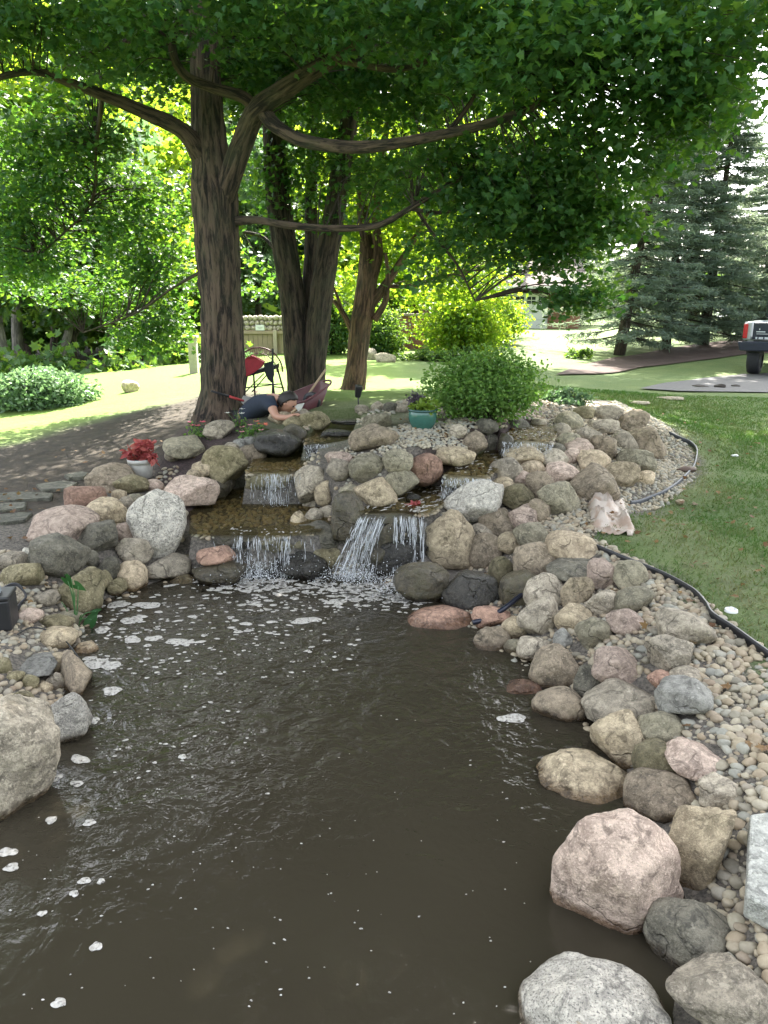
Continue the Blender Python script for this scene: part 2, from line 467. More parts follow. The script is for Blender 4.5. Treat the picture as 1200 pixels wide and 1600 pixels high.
POND = np.vstack([pix_poly([(1000,1600),(1022,1500),(1048,1425),(1020,1300),(985,1258),(960,1220),(930,1150),(880,1120),(820,1050),(760,1005),(735,985),(700,960),(640,935),(600,908),(520,897),(440,888),(330,892),(280,905),(225,925),(165,945),(150,985),(135,1020),(130,1090),(120,1150),(60,1230),(0,1290),(-150,1400)], 0),
                  np.array([(-2.5,1.4),(-2.5,.4),(.55,.4)])])
POOLS = {   # still pools between the falls: (height, pixel outline at that height)
 'A': (.335, [(296,836),(420,838),(500,832),(522,806),(498,790),(462,782),(440,764),(400,756),(350,768),(318,785),(296,800)]),
 'B': (.645, [(380,738),(470,738),(500,722),(520,712),(500,702),(440,708),(396,718)]),
 'C': (.83, [(470,692),(545,692),(560,672),(560,660),(500,660)]),
 'D': (.50, [(552,800),(610,800),(672,802),(700,782),(735,768),(720,756),(664,760),(620,772)]),
 'E': (.70, [(690,742),(766,744),(785,728),(800,712),(770,700),(742,712),(724,722)]),
 'F': (.86, [(783,686),(864,688),(872,672),(862,662),(800,664)]),
}
POOLW = {k: (z, pix_poly(p, z)) for k, (z, p) in POOLS.items()}
def sstep(a, b, x):
    t = np.clip((x-a)/(b-a), 0, 1); return t*t*(3-2*t)
def terrain(x, y):
    x = np.asarray(x, float); shp = x.shape; x = x.ravel(); y = np.asarray(y, float).ravel()
    r = np.hypot(x, y); far = np.clip(70/np.maximum(r, 1e-6), 0, 1)      # hold the far land level
    z = tps(x*far, y*far)
    z = np.where(y < 15, np.maximum(z, .05), z)
    d = sdist(x, y, POND)
    bank = sstep(-.02, .42, d)
    z = np.where(d > 0, .0+(z)*bank-.02*(1-bank), -.03-.5*sstep(0, .7, -d))
    for k, (pz, poly) in POOLW.items():
        dd = sdist(x, y, poly)
        z = np.where(dd < .0, pz-.035, np.where(dd < .12, np.maximum(z, pz-.03)*(dd/.12)*0+z*1.0, z))
    return z.reshape(shp)
def hit(px, py, floor=-.1):
    """where the line of sight through a pixel meets the land"""
    r = ray(px, py); t = np.concatenate([np.arange(1.2, 14, .02), np.arange(14, 60, .1)])
    P = CAM+r*t[:, None]
    g = np.maximum(terrain(P[:, 0], P[:, 1]), floor)
    k = np.argmax(P[:, 2] <= g)
    return P[k]
def gz(x, y): return float(terrain(np.array([x]), np.array([y]))[0])

# ground sheet
def axis(lo, hi, step, far, grow=1.18):
    a = list(np.arange(lo, hi+1e-6, step)); s = step
    while a[-1] < far: s *= grow; a.append(a[-1]+s)
    s = step
    while a[0] > -far: s *= grow; a.insert(0, a[0]-s)
    return np.array(a)
gx = axis(-4.6, 4.6, .05, 600); gy = axis(.4, 11.5, .05, 600)
GX, GY = np.meshgrid(gx, gy, indexing='ij'); fx, fy = GX.ravel(), GY.ravel()
fz = terrain(fx, fy)
near = np.exp(-((fx/9)**2+((fy-6)/9)**2))
fz = fz+.012*noise2(fx, fy, 2.5, 5)*np.clip(near*2, 0, 1)+.012*noise2(fx, fy, .35, 9)*(1-np.clip(near*1.5, 0, 1))
def zone(pts, z, x=None, y=None): return pix_poly(pts, z)
MULCH = [pix_poly([(250,742),(262,712),(300,688),(345,668),(410,664),(392,700),(330,730),(320,762),(262,764)], .6),
         pix_poly([(606,668),(640,660),(720,650),(900,640),(880,664),(770,676),(720,700),(690,688),(618,690)], .93)]
GRAVEL = [pix_poly([(925,862),(1000,890),(1105,955),(1130,985),(1215,1050),(1300,1250),(1300,1700),(900,1700),(1000,1400),(900,1130),(800,1020),(760,990),(640,930),(700,830),(860,740)], .33),
          pix_poly([(640,930),(700,830),(760,700),(800,650),(960,636),(1015,668),(1085,700),(1086,740),(1030,775),(960,800),(900,850),(860,900),(740,990)], .5),
          pix_poly([(250,790),(300,760),(380,700),(500,690),(620,690),(760,690),(760,780),(640,930),(280,910)], .5),
          pix_poly([(-200,880),(60,840),(150,800),(250,770),(300,800),(300,910),(150,1000),(150,1130),(-200,1400)], .25)]
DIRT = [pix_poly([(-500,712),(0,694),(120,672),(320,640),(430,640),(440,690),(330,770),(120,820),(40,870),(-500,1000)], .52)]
wob = .12*noise2(fx, fy, 2.2, 31)
def mask(polys, w=.12):
    r = np.zeros(len(fx))
    for p in polys: r = np.maximum(r, 1-sstep(-w, w, sdist(fx, fy, p)+wob))
    return r
DRIVE = np.array([hit(*q)[:2] for q in [(1000,609),(1040,600),(1100,592),(1160,586),(1230,583),(1400,583),(1500,616),(1300,616),(1150,614),(1060,613)]])
zc = np.stack([mask(MULCH), mask(GRAVEL), mask(DIRT, .5), np.ones(len(fx))], 1)
BARE = mask([pix_poly([(1040,800),(1130,860),(1180,900),(1200,960),(1120,900),(1020,870),(960,830)], .38), pix_poly([(1100,900),(1180,880),(1230,960),(1200,1010)], .37), pix_poly([(1040,688),(1090,700),(1105,730),(1100,770),(1060,800),(1000,830),(1005,790),(1070,760)], .41)], .25)
zb = np.stack([BARE, np.zeros(len(fx)), np.zeros(len(fx)), np.ones(len(fx))], 1)
nx, ny = len(gx), len(gy)
ii = np.arange((nx-1)*(ny-1)); a = (ii//(ny-1))*ny+ii % (ny-1)
gme = np_mesh('ground', np.stack([fx, fy, fz], 1), [np.stack([a, a+ny, a+ny+1, a+1], 1)], True,
              [('zones', 'FLOAT_COLOR', 'POINT', zc), ('bare', 'FLOAT_COLOR', 'POINT', zb)])
def ground_mat():
    m, nt, bs, _ = M('ground')
    g = geo(nt); p = g.outputs['Position']
    z = nt.nodes.new('ShaderNodeAttribute'); z.attribute_name = 'zones'
    s = nt.nodes.new('ShaderNodeSeparateColor'); nt.links.new(z.outputs['Color'], s.inputs[0])
    b = nt.nodes.new('ShaderNodeAttribute'); b.attribute_name = 'bare'
    n1 = noise(nt, p, 1.3, 6, .6); n2 = noise(nt, p, 45, 4, .7); n3 = noise(nt, p, 9, 5, .6)
    grass = mixc(nt, ramp(nt, n1, [(.35, 0.0), (.65, 1.0)]), (.085, .14, .035), (.135, .18, .05))
    grass = mixc(nt, ramp(nt, n2, [(.4, .6), (.6, 0.0)]), grass, (.05, .085, .02))
    soil = mixc(nt, n2, (.14, .115, .075), (.24, .20, .14))
    patch = mixc(nt, ramp(nt, n3, [(.36, 0.0), (.6, 1.0)]), (.125, .135, .05), soil)
    bf = math_(nt, 'MULTIPLY', b.outputs['Fac'], ramp(nt, n3, [(.3, .45), (.6, 1.0)]))
    c = mixc(nt, bf, grass, patch)
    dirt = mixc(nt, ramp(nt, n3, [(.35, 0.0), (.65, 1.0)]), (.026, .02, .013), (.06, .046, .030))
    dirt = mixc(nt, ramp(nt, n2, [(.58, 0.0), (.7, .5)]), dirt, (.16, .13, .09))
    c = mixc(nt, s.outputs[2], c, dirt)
    grv = mixc(nt, ramp(nt, n2, [(.35, 0.0), (.65, 1.0)]), (.05, .045, .037), (.19, .165, .135))
    c = mixc(nt, s.outputs[1], c, grv)
    mul = mixc(nt, ramp(nt, n2, [(.35, 0.0), (.65, 1.0)]), (.018, .012, .012), (.085, .055, .05))
    c = mixc(nt, s.outputs[0], c, mul)
    sx = nt.nodes.new('ShaderNodeSeparateXYZ'); nt.links.new(p, sx.inputs[0])
    fy_ = ramp(nt, math_(nt, 'MULTIPLY', sx.outputs['Y'], 1/40.0), [(.53, 0.0), (.56, 1.0)])
    lit_lawn = mixc(nt, n1, (.085, .17, .012), (.135, .20, .02))  # yellow-green of sunlit grass put into the far lawn's colour
    fl = math_(nt, 'MULTIPLY', ramp(nt, sx.outputs['X'], [(.0, 1.0), (1.0, .0)]), ramp(nt, math_(nt, 'MULTIPLY', sx.outputs['Y'], 1/40.0), [(.18, 0.0), (.26, .8)]))
    c = mixc(nt, math_(nt, 'MULTIPLY', fl, math_(nt, 'SUBTRACT', 1.0, s.outputs[2])), c, lit_lawn)
    under = ramp(nt, math_(nt, 'ADD', sx.outputs['Z'], .5), [(.45, 1.0), (.5, 0.0)])
    c = mixc(nt, under, c, (.03, .024, .015))
    nt.links.new(c, bs.inputs['Base Color']); bs.inputs['Roughness'].default_value = .95
    bump(nt, bs, math_(nt, 'ADD', n2, n3), .7, .03)
    return m
GM = ground_mat()
tag(link('ground', gme, GM), kind='structure')

# driveway, a sheet just above the lawn
def sheet(name, poly, z_of, mat, step=.25, kind='structure', lift=.004, wobble=.0):
    P = np.asarray(poly); bm = bmesh.new()
    vs = [bm.verts.new((p[0], p[1], 0)) for p in P]; f = bm.faces.new(vs)
    bmesh.ops.triangulate(bm, faces=[f])
    for k in range(4):
        es = [e for e in bm.edges if e.calc_length() > step]
        if es: bmesh.ops.subdivide_edges(bm, edges=es, cuts=1, use_grid_fill=False)
        bmesh.ops.triangulate(bm, faces=list(bm.faces))
    X = np.array([v.co.x for v in bm.verts]); Y = np.array([v.co.y for v in bm.verts]); Z = z_of(X, Y)
    for v, z in zip(bm.verts, Z): v.co.z = z+lift
    bmesh.ops.recalc_face_normals(bm, faces=bm.faces)
    me = bpy.data.meshes.new(name); bm.to_mesh(me); bm.free()
    for p in me.polygons: p.use_smooth = True
    o = link(name, me, mat)
    return tag(o, kind=kind) if kind else o
DRV = plain('driveway_gravel', (.11, .107, .107), .95, 0, .35, 25, .3)
sheet('driveway', DRIVE, lambda x, y: terrain(x, y)+.022, DRV, .4)
MBED = np.array([hit(*q)[:2] for q in [(868,588),(900,574),(960,560),(1040,546),(1100,538),(1180,530),(1300,528),(1300,548),(1160,556),(1080,566),(1000,576),(930,586)]])
MBM = plain('red_brown_mulch', (.06,.036,.028), .95, 0, .75, 9, .6)
sheet('mulch_bed', MBED, lambda x, y: terrain(x, y)+.03, MBM, .5)

# ------------------------------------------------------------------ water
def pond_mat():
    m, nt, bs, out = M('pond_water')
    g = geo(nt); p = g.outputs['Position']
    n1 = noise(nt, p, 1.1, 3)
    c = mixc(nt, n1, (.029, .0245, .016), (.040, .034, .023))
    nt.links.new(c, bs.inputs['Base Color']); bs.inputs['Roughness'].default_value = .04; bs.inputs['IOR'].default_value = 1.33
    sx = nt.nodes.new('ShaderNodeSeparateXYZ'); nt.links.new(p, sx.inputs[0])
    # stirred by the falls: ripples grow towards the far end
    amp = ramp(nt, math_(nt, 'MULTIPLY', sx.outputs['Y'], 1/6.5), [(.3, .10), (.5, .45), (.68, .9), (.95, 1.1)])
    r1 = noise(nt, p, 4.5, 3, .5, .8); r2 = noise(nt, p, 19, 3, .6, .5)
    h = math_(nt, 'MULTIPLY', math_(nt, 'ADD', r1, math_(nt, 'MULTIPLY', r2, .28)), amp)
    bump(nt, bs, h, .65, .07)
    tr = nt.nodes.new('ShaderNodeBsdfTransparent'); tr.inputs[0].default_value = (.55, .42, .25, 1)
    mx = nt.nodes.new('ShaderNodeMixShader'); mx.inputs[0].default_value = .07
    nt.links.new(bs.outputs[0], mx.inputs[1]); nt.links.new(tr.outputs[0], mx.inputs[2]); nt.links.new(mx.outputs[0], out.inputs['Surface'])
    return m
PW = pond_mat()
big = []
for q in POND:
    c = np.array([-.6, 3.5]); d = q-c; big.append(q+d/np.linalg.norm(d)*.35)
sheet('pond_water', big, lambda x, y: np.zeros_like(x), PW, .4, 'structure', 0)
def stream_mat():
    m, nt, bs, out = M('stream_water')
    p = geo(nt).outputs['Position']
    bs.inputs['Base Color'].default_value = (.05, .042, .02, 1); bs.inputs['Roughness'].default_value = .06; bs.inputs['IOR'].default_value = 1.33
    r1 = noise(nt, p, 16, 4, .6, .8); bump(nt, bs, r1, .6, .05)
    tr = nt.nodes.new('ShaderNodeBsdfTransparent'); tr.inputs[0].default_value = (.8, .72, .5, 1)
    mx = nt.nodes.new('ShaderNodeMixShader'); mx.inputs[0].default_value = .6
    nt.links.new(bs.outputs[0], mx.inputs[1]); nt.links.new(tr.outputs[0], mx.inputs[2]); nt.links.new(mx.outputs[0], out.inputs['Surface'])
    return m
SW = stream_mat()
for k, (pz, poly) in POOLW.items():
    sheet('stream_water', poly, lambda x, y, pz=pz: np.full_like(x, pz), SW, .15, 'structure', .006)
# ------------------------------------------------------------------ boulders
def ico(sub):
    bm = bmesh.new(); bmesh.ops.create_icosphere(bm, subdivisions=sub, radius=1)
    bm.verts.index_update()
    V = np.array([v.co[:] for v in bm.verts]); T = np.array([[v.index for v in f.verts] for f in bm.faces]); bm.free()
    return V/np.linalg.norm(V, axis=1)[:, None], T
ICO = {k: ico(k) for k in (1, 2, 3, 4, 5)}
def rock_shape(style, seed, sub):
    d, T = ICO[sub]; rng = np.random.RandomState(seed)
    o = rng.uniform(-50, 50, 3)
    if style == 'r' and seed % 2 and not 899 < seed < 970: style = 'm'
    p = {'m': 2.2, 'r': 2.15, 'a': 2.2, 'f': 2.8, 'b': 3.2}[style]
    r = (np.abs(d)**p).sum(1)**(-1/p)
    r = r*(1+.16*fbm(d*1.2+o, seed, 2))
    K = {'m': 11, 'r': 8, 'a': 15, 'f': 12, 'b': 12}[style]
    lo = {'m': .66, 'r': .74, 'a': .56, 'f': .64, 'b': .62}[style]
    k = {'m': 34, 'r': 20, 'a': 55, 'f': 45, 'b': 50}[style]
    acc = np.exp(-k*r)
    for i in range(K):
        n = rng.normal(size=3); n /= np.linalg.norm(n)
        off = rng.uniform(lo, .98)
        dn = d @ n
        pl = np.where(dn > .15, off/np.maximum(dn, .15), 9)
        acc = acc+np.exp(-k*np.minimum(pl, 4))
    r = -np.log(acc)/k
    a2 = {'m': .034, 'r': .022, 'a': .04, 'f': .035, 'b': .038}[style]
    r = r*(1+a2*fbm(d*3.4+o, seed+7, 3)+(.012*fbm(d*11+o, seed+9, 3) if sub >= 4 else 0)+(.03*(1-2*np.abs(vnoise(d*4+o, seed+12))) if sub >= 5 else 0))
    V = d*r[:, None]
    lo_, hi_ = V.min(0), V.max(0)
    return (V-(lo_+hi_)/2)/((hi_-lo_)/2), T

ROCKS = []
def rock_mesh(name, V, T, mat):
    return link(name, np_mesh(name, V, [T], True), mat)
def place_rock(cx, cy, w, h, rot, mat, style, label, name='boulder', k=.5, seed=None, group='boulders around the pond and falls'):
    r = ray(cx, cy); t = np.arange(1.3, 16, .015); P = CAM+r*t[:, None]
    g = np.maximum(terrain(P[:, 0], P[:, 1]), -.1)
    ang = math.atan2(-r[2], math.hypot(r[0], r[1]))
    a = w/2*t/F; ph = h/2*t/F
    b = np.minimum(a*.85, .8*ph/max(math.sin(ang), .12)); b = np.maximum(b, ph*.5)
    if style == 'f' and not rot: b = np.minimum(.92*ph/max(math.sin(ang), .12), 1.8*a)
    c = np.sqrt(np.maximum(ph**2-(b*math.sin(ang))**2, (.34*ph)**2))/math.cos(ang)
    if style == 'f': kk = k+.15
    else: kk = k
    i = int(np.argmax(P[:, 2]-g <= kk*c))
    if P[i, 2]-g[i] < .1*kk*c[i]-.0: i = max(0, i-int(.75*b[i]/.015))      # met a step in the land: stand in front of it
    a, b, c, pos = a[i], b[i], c[i], P[i]
    size = w*1024/1600*h
    sub = 5 if w > 140 else 4 if w > 46 else 3
    seed = seed if seed is not None else int(cx*7+cy*13) % 99991
    V, T = rock_shape(style, seed, sub)
    th = math.radians(rot)                      # roll about the line of sight
    if rot:
        ca, sa = math.cos(th), math.sin(th)
        # shrink so that the rotated outline keeps the measured box
        V = V*np.array([a, b, c]); x, z = V[:, 0]*ca-V[:, 2]*sa, V[:, 0]*sa+V[:, 2]*ca
        V = np.stack([x*a/np.abs(x).max(), V[:, 1], z*c/np.abs(z).max()], 1)
    else:
        V = V*np.array([a, b, c])
    yaw = -math.atan2(r[0], r[1])
    cy_, sy_ = math.cos(yaw), math.sin(yaw)
    V = np.stack([V[:, 0]*cy_-V[:, 1]*sy_, V[:, 0]*sy_+V[:, 1]*cy_, V[:, 2]], 1)
    o = rock_mesh(name, V, T, RM[mat]); o.location = tuple(pos)
    tag(o, label, 'boulder' if name == 'boulder' else 'stone', group)
    ROCKS.append((pos[0], pos[1], a, b, pos[2], c))
    return o
TABLE = [
# right foreground
(934,1592,248,175,0,'wt','r','large pale grey granite boulder at the water edge, nearest the viewer'),
(1130,1558,165,130,12,'gr','b','grey-brown block boulder right of the nearest pale granite boulder'),
(1075,1462,132,112,0,'dk','r','dark mossy boulder half in the water behind the nearest block boulder'),
(962,1385,198,225,0,'pk','r','biggest pink boulder standing in the pond, rust stained at the waterline'),
(1085,1328,104,152,-18,'tn','a','tall tan angular boulder leaning on the biggest pink boulder'),
(1036,1243,120,80,0,'br','r','brown-grey rounded boulder behind the biggest pink boulder'),
(1028,1194,76,72,0,'ol','r','olive boulder between the egg-shaped tan boulder and a brown-grey one'),
(1088,1185,92,56,0,'pk','r','pinkish-grey boulder partly buried in pebbles above the brown-grey one'),
(1122,1241,62,54,0,'gr','b','small squared grey boulder alone among pebbles above the tall tan boulder'),
(918,1214,150,80,-8,'tn','r','long low tan boulder jutting into the pond'),
(968,1157,86,88,0,'tn','r','egg-shaped speckled tan boulder above the long low one'),
(1034,1142,74,58,0,'gg','r','smooth grey-green boulder right of the egg-shaped tan one'),
(1070,1095,86,66,0,'bl','b','blue-grey banded boulder at the edge of the pebble bank'),
(978,1102,130,72,0,'gr','a','broad grey-tan boulder left of the blue-grey banded one'),
(876,1102,84,56,0,'br','r','dark brown-grey oval boulder at the waterline left of the broad grey-tan one'),
(815,1081,60,36,0,'rd','r','red boulder mostly under water at the right shore'),
(867,1043,84,70,15,'br','a','rough brown-grey boulder with a foam rim at the waterline'),
(920,1067,44,54,0,'dk','r','dark upright boulder wedged beside the rough brown-grey one'),
(963,1042,70,58,-12,'pk','r','mauve-pink boulder above the broad grey-tan one'),
(1043,1024,68,62,0,'gr','b','squared grey-tan block boulder standing in pebbles'),
(1035,1062,44,28,0,'rd','r','little rust-brown boulder under the squared grey-tan block'),
(1070,1057,44,26,0,'gr','r','little pale grey boulder just above the blue-grey banded one'),
(1070,981,88,56,0,'gr','a','wide pale grey boulder highest on the tan pebble bank'),
(836,1014,54,40,0,'gr','r','round pale grey boulder near the waterline above the rough brown one'),
(770,1000,58,42,0,'br','r','brown boulder at the waterline by the black hose'),
(803,1011,34,26,0,'gg','r','small grey-green boulder between the brown one and the round pale one'),
(838,967,66,70,10,'gr','a','pinkish-grey angular boulder above the round pale one'),
(803,984,38,42,0,'tn','r','narrow tan boulder left of the pinkish-grey angular one'),
(897,967,58,44,-8,'tn','r','tan rounded boulder right of the pinkish-grey angular one'),
(926,992,58,52,-14,'gg','r','grey-green slanted boulder below the tan rounded one'),
(880,1000,30,34,0,'bl','r','small bluish boulder tucked left of the grey-green slanted one'),
(977,974,58,44,0,'pk','r','pale pink rounded boulder beside tan pebbles'),
(988,939,62,44,12,'gg','r','smooth grey-green boulder at the left rim of the tan pebbles'),
(939,946,44,50,0,'gr','b','grey upright block boulder below the pink pointed one'),
(852,930,64,64,0,'gr','a','large grey-tan boulder on the right shore above the angular one'),
(901,926,50,58,-10,'tn','a','pointed pale tan boulder between two grey ones'),
(941,901,48,56,10,'pk','a','pink pointed boulder above the grey upright block'),
(984,900,52,50,0,'gg','r','rounded grey boulder at the lawn edging by the pink pointed one'),
(901,882,86,44,0,'dk','f','flat dark grey slab boulder below the big cream one'),
(836,877,66,58,0,'br','r','brown-grey boulder left of the flat dark slab'),
(893,853,80,46,0,'cr','r','big cream boulder at the lawn edge below the torn sack'),
(812,922,62,60,0,'wd','r','dark brown wet boulder right of the black one'),
(737,922,88,62,0,'bk','r','smooth black wet boulder at the foot of the falls'),
(688,968,108,48,0,'rd','r','long reddish boulder lying in the water below the black one'),
(767,964,58,36,0,'rd','r','brown-red low boulder beside the long reddish one'),
(785,895,42,52,0,'ol','r','mossy tan boulder above the black wet one'),
(755,861,56,58,0,'br','r','grey-brown boulder right of the big barrel-shaped one'),
(799,849,48,32,0,'tn','r','small tan boulder right of a grey-brown one beside the falls'),
(702,845,84,94,0,'tn','b','big barrel-shaped tan boulder right of the lower falls'),
(658,914,88,74,0,'wd','r','wet grey boulder splashed by the right-hand falls'),
(738,785,92,70,0,'wt','r','big domed pale granite boulder above the barrel-shaped one'),
(806,777,54,42,0,'ol','r','olive oval boulder right of the domed granite one'),
(777,816,58,44,0,'br','r','brown-grey boulder beneath the olive oval one'),
(819,808,50,40,0,'pk','r','pinkish round boulder beneath the olive oval one'),
(831,838,60,46,0,'gg','a','grey-green boulder above the brown-grey one by the cream boulder'),
(751,831,38,26,0,'gr','r','small grey boulder squeezed under the domed granite one'),
(842,800,36,40,0,'br','r','narrow brown boulder right of the pinkish round one'),
(873,782,64,58,0,'gg','a','grey-green pyramid-shaped boulder left of the torn sack'),
(843,761,42,50,0,'br','r','brown egg-shaped boulder right of the olive oval one'),
(818,749,42,28,0,'pk','r','pale pink cobble boulder above the olive oval one'),
(786,760,40,30,0,'tn','r','tan boulder touching the domed granite one on its upper right'),
(832,732,40,26,0,'cr','r','pale cream cobble boulder in the middle of the right mound'),
(878,740,56,38,0,'pk','r','long pinkish-grey boulder in the middle of the right mound'),
(790,738,58,50,20,'gr','r','grey-brown boulder right of the middle right-hand falls'),
(820,712,70,36,0,'tn','r','flat-topped tan boulder below the uppermost right-hand falls'),
(863,718,50,34,0,'gr','r','pale grey boulder right of the flat-topped tan one'),
(893,714,32,30,0,'pk','r','small pink boulder right of a pale grey one on the mound'),
(930,757,86,62,-8,'br','a','large brown angular boulder with sharp ridge above the torn sack'),
(927,725,54,42,0,'cr','a','pale cream angular boulder behind the large brown angular one'),
(970,742,58,46,0,'tn','a','tan angular boulder right of the large brown angular one'),
(1008,747,30,24,0,'cr','r','small pale boulder at the grey pebble fan'),
(994,721,62,44,-6,'gg','a','grey-green angular boulder above the small pale one'),
(1010,695,62,60,-18,'br','a','big dark brown leaning boulder on the far right of the mound'),
(976,692,46,36,0,'gr','r','grey rounded boulder left of the big dark leaning one'),
(943,702,44,46,0,'br','b','brown block boulder left of a grey rounded one'),
(905,700,46,32,0,'pk','r','pink-grey boulder left of the brown block'),
(918,682,42,28,0,'gr','r','pale grey boulder above the brown block'),
(888,690,42,30,0,'gg','r','grey-green boulder left of a pink-grey one on the upper mound'),
(879,676,28,30,0,'gr','r','small grey boulder right of the uppermost right-hand falls'),
(889,659,46,34,0,'gg','r','large round grey boulder right of the leafy bush'),
(912,646,34,24,0,'ol','r','round olive boulder near the top of the mound'),
(950,648,50,32,0,'gr','r','grey boulder at the far top of the mound'),
(941,666,54,26,0,'gr','r','long low grey boulder below the far top one'),
(987,659,56,36,8,'br','f','brown slab boulder at the far right top of the mound'),
(842,663,26,20,0,'gr','r','small round grey boulder standing by the water outlet'),
(800,664,56,30,0,'dk','r','dark oval boulder beneath the leafy bush'),
(761,666,38,26,0,'dk','r','dark grey boulder beneath the bush, left of the oval one'),
(716,676,28,28,0,'gr','r','upright pale boulder at the right end of the mulch bed'),
(790,694,26,34,0,'wd','r','wet dark boulder left of the uppermost right-hand falls'),
(766,697,42,42,0,'dk','r','dark rounded boulder above the middle right-hand falls'),
(741,692,42,36,0,'br','r','brown rounded boulder left of the dark rounded one'),
(711,713,66,32,0,'tn','r','flat tan boulder right of the salmon-pink one'),
(660,734,68,56,12,'rd','r','salmon-pink boulder on the middle ridge'),
(867,701,34,18,0,'dk','r','low dark boulder at the foot of the uppermost right-hand falls'),
# middle ridge and left stream
(621,721,50,40,0,'gg','r','grey-green boulder among white pebbles left of the salmon-pink one'),
(587,770,70,52,0,'tn','r','tan mossy boulder on the ridge between the two falls'),
(624,752,62,50,-20,'gg','a','flat grey slab boulder leaning right of the tan mossy one'),
(487,757,56,60,0,'gr','a','tall grey boulder right of the middle left-hand falls'),
(530,735,42,38,0,'gr','r','grey boulder behind the tall grey one on the ridge'),
(572,732,56,48,0,'gg','r','large rounded grey boulder in white pebbles on the ridge'),
(546,808,58,82,0,'wd','b','tall wet upright boulder between the two lower falls'),
(507,771,34,42,0,'tn','a','tan boulder wedged below the tall grey one'),
(489,788,34,28,0,'gr','r','small grey boulder nearest the lower left pool'),
(468,813,30,32,0,'tn','a','small tan pointed stone on the ledge lip, leftmost of three'),
(490,808,32,30,0,'gr','r','small pale stone on the ledge lip, middle of three'),
(513,804,30,32,0,'gr','r','small grey stone on the ledge lip, rightmost of three'),
(546,768,34,24,0,'gg','r','small grey boulder left of the tan mossy one'),
(530,716,46,24,0,'pk','r','low pinkish boulder below the big flat-topped one'),
(434,692,76,44,0,'bk','r','smooth black boulder left of the top falls'),
(492,659,50,36,0,'ol','r','mossy tan boulder in front of the wheelbarrow'),
(439,654,42,24,0,'tn','r','tan boulder right in front of the kneeling person'),
(474,648,28,20,0,'gr','r','small grey boulder between the person and the mossy tan one'),
(460,678,40,32,0,'wd','r','wet dark boulder left of the top falls'),
(460,660,40,20,0,'ol','r','low olive boulder under the tan one before the person'),
(584,684,82,50,6,'br','a','big flat-topped brown boulder right of the top falls'),
(588,660,50,34,20,'gg','a','green-grey tilted boulder above the big flat-topped one'),
(394,710,46,34,0,'br','r','brown mossy boulder left of the black one'),
(352,727,72,66,0,'ol','r','big mossy boulder left of the middle left-hand falls'),
(374,694,22,18,0,'bl','r','little blue-grey stone between two mossy boulders'),
(390,690,22,16,0,'bl','r','little bluish stone nearest the black boulder'),
(362,700,24,18,0,'gr','r','little grey stone above the big mossy boulder'),
(320,732,42,30,0,'tn','r','tan boulder left of the big mossy one'),
(305,743,28,22,0,'tn','r','small tan boulder at the mulch bed rim'),
(343,762,50,40,0,'wd','r','wet dark boulder under the big mossy one'),
(297,768,92,48,0,'pk','a','long pinkish boulder right above the white speckled granite'),
(342,673,50,34,0,'gr','r','round grey boulder at the foot of the big maple'),
(288,698,66,34,0,'gg','f','flat grey-green boulder in the flower bed'),
(272,712,30,20,0,'gr','r','small grey boulder left in the flower bed'),
(590,636,22,18,0,'gr','r','round pale stone right behind the top steps'),
(610,638,24,20,0,'dk','r','dark round stone in the row behind the top falls'),
(629,639,22,20,0,'gr','r','grey round stone in the row behind the top falls'),
(641,631,24,18,0,'gr','r','pale stone left of the green pot, topmost in its row'),
(566,640,24,16,0,'gr','r','low grey stone behind the top falls, leftmost in its row'),
(338,868,62,32,0,'rd','a','reddish boulder beside the lower left falls'),
(345,894,88,42,0,'wd','r','wet dark boulder in the splash of the lower left falls'),
(476,886,76,44,0,'bk','a','dark wedge-shaped boulder between the splashes'),
(510,872,52,36,0,'ol','b','mossy low boulder under the ledge between the falls'),
(296,869,34,18,0,'ol','f','flat olive stone left of the reddish boulder'),
(288,908,48,24,0,'ol','r','olive stone just under water on the left shore'),
(588,868,66,52,0,'wd','a','brown wet boulder behind the right-hand falls'),
(612,845,40,56,0,'wd','a','dark wet boulder under the right-hand lip'),
(653,838,34,60,0,'wd','b','narrow wet boulder beneath the right-hand lip'),
(646,780,24,20,0,'bk','r','small black stone by the red leaves'),
# left bank
(247,823,94,120,8,'wt','r','big white speckled granite boulder on the left bank'),
(240,760,32,24,0,'pk','r','small pink boulder above the white speckled granite'),
(175,750,82,50,0,'br','r','brown boulder below the white pot of red leaves'),
(205,760,56,38,0,'ol','a','mossy boulder right of the brown one below the pot'),
(134,780,64,46,0,'rd','b','dark reddish boulder at the left stepping stones'),
(168,799,64,46,-10,'tn','r','tan oval boulder left of the white speckled granite'),
(98,822,112,62,6,'pk','r','long pink boulder at the top left of the bank'),
(153,843,66,58,8,'dk','b','dark blue-grey block boulder below the tan oval one'),
(192,834,38,36,0,'pk','r','small pinkish boulder touching the white speckled granite'),
(210,861,58,46,-6,'gr','r','pale grey boulder below the white speckled granite'),
(92,868,98,70,0,'dk','a','large dark grey boulder on the left bank'),
(168,887,38,42,0,'dk','a','dark boulder between the large dark one and the orange one'),
(206,903,50,54,0,'cr','r','orange-tan boulder at the left waterline'),
(260,887,78,44,0,'gr','r','grey boulder at the waterline below the white speckled granite'),
(127,930,76,82,0,'ol','a','tall olive-grey boulder behind the water plant'),
(154,909,46,36,15,'ol','a','olive pointed boulder left of the orange-tan one'),
(183,918,32,34,0,'ol','r','small olive boulder touching the orange-tan one'),
(20,877,48,28,0,'gr','r','grey boulder at the left frame edge'),
(46,865,22,22,0,'wp','r','small white stone left of the large dark boulder'),
(34,900,66,46,0,'ol','b','mossy dark block boulder above the black pump box'),
(138,872,32,38,0,'dk','a','dark boulder under the blue-grey block'),
(196,786,26,20,0,'gr','r','small grey stone above the tan oval boulder'),
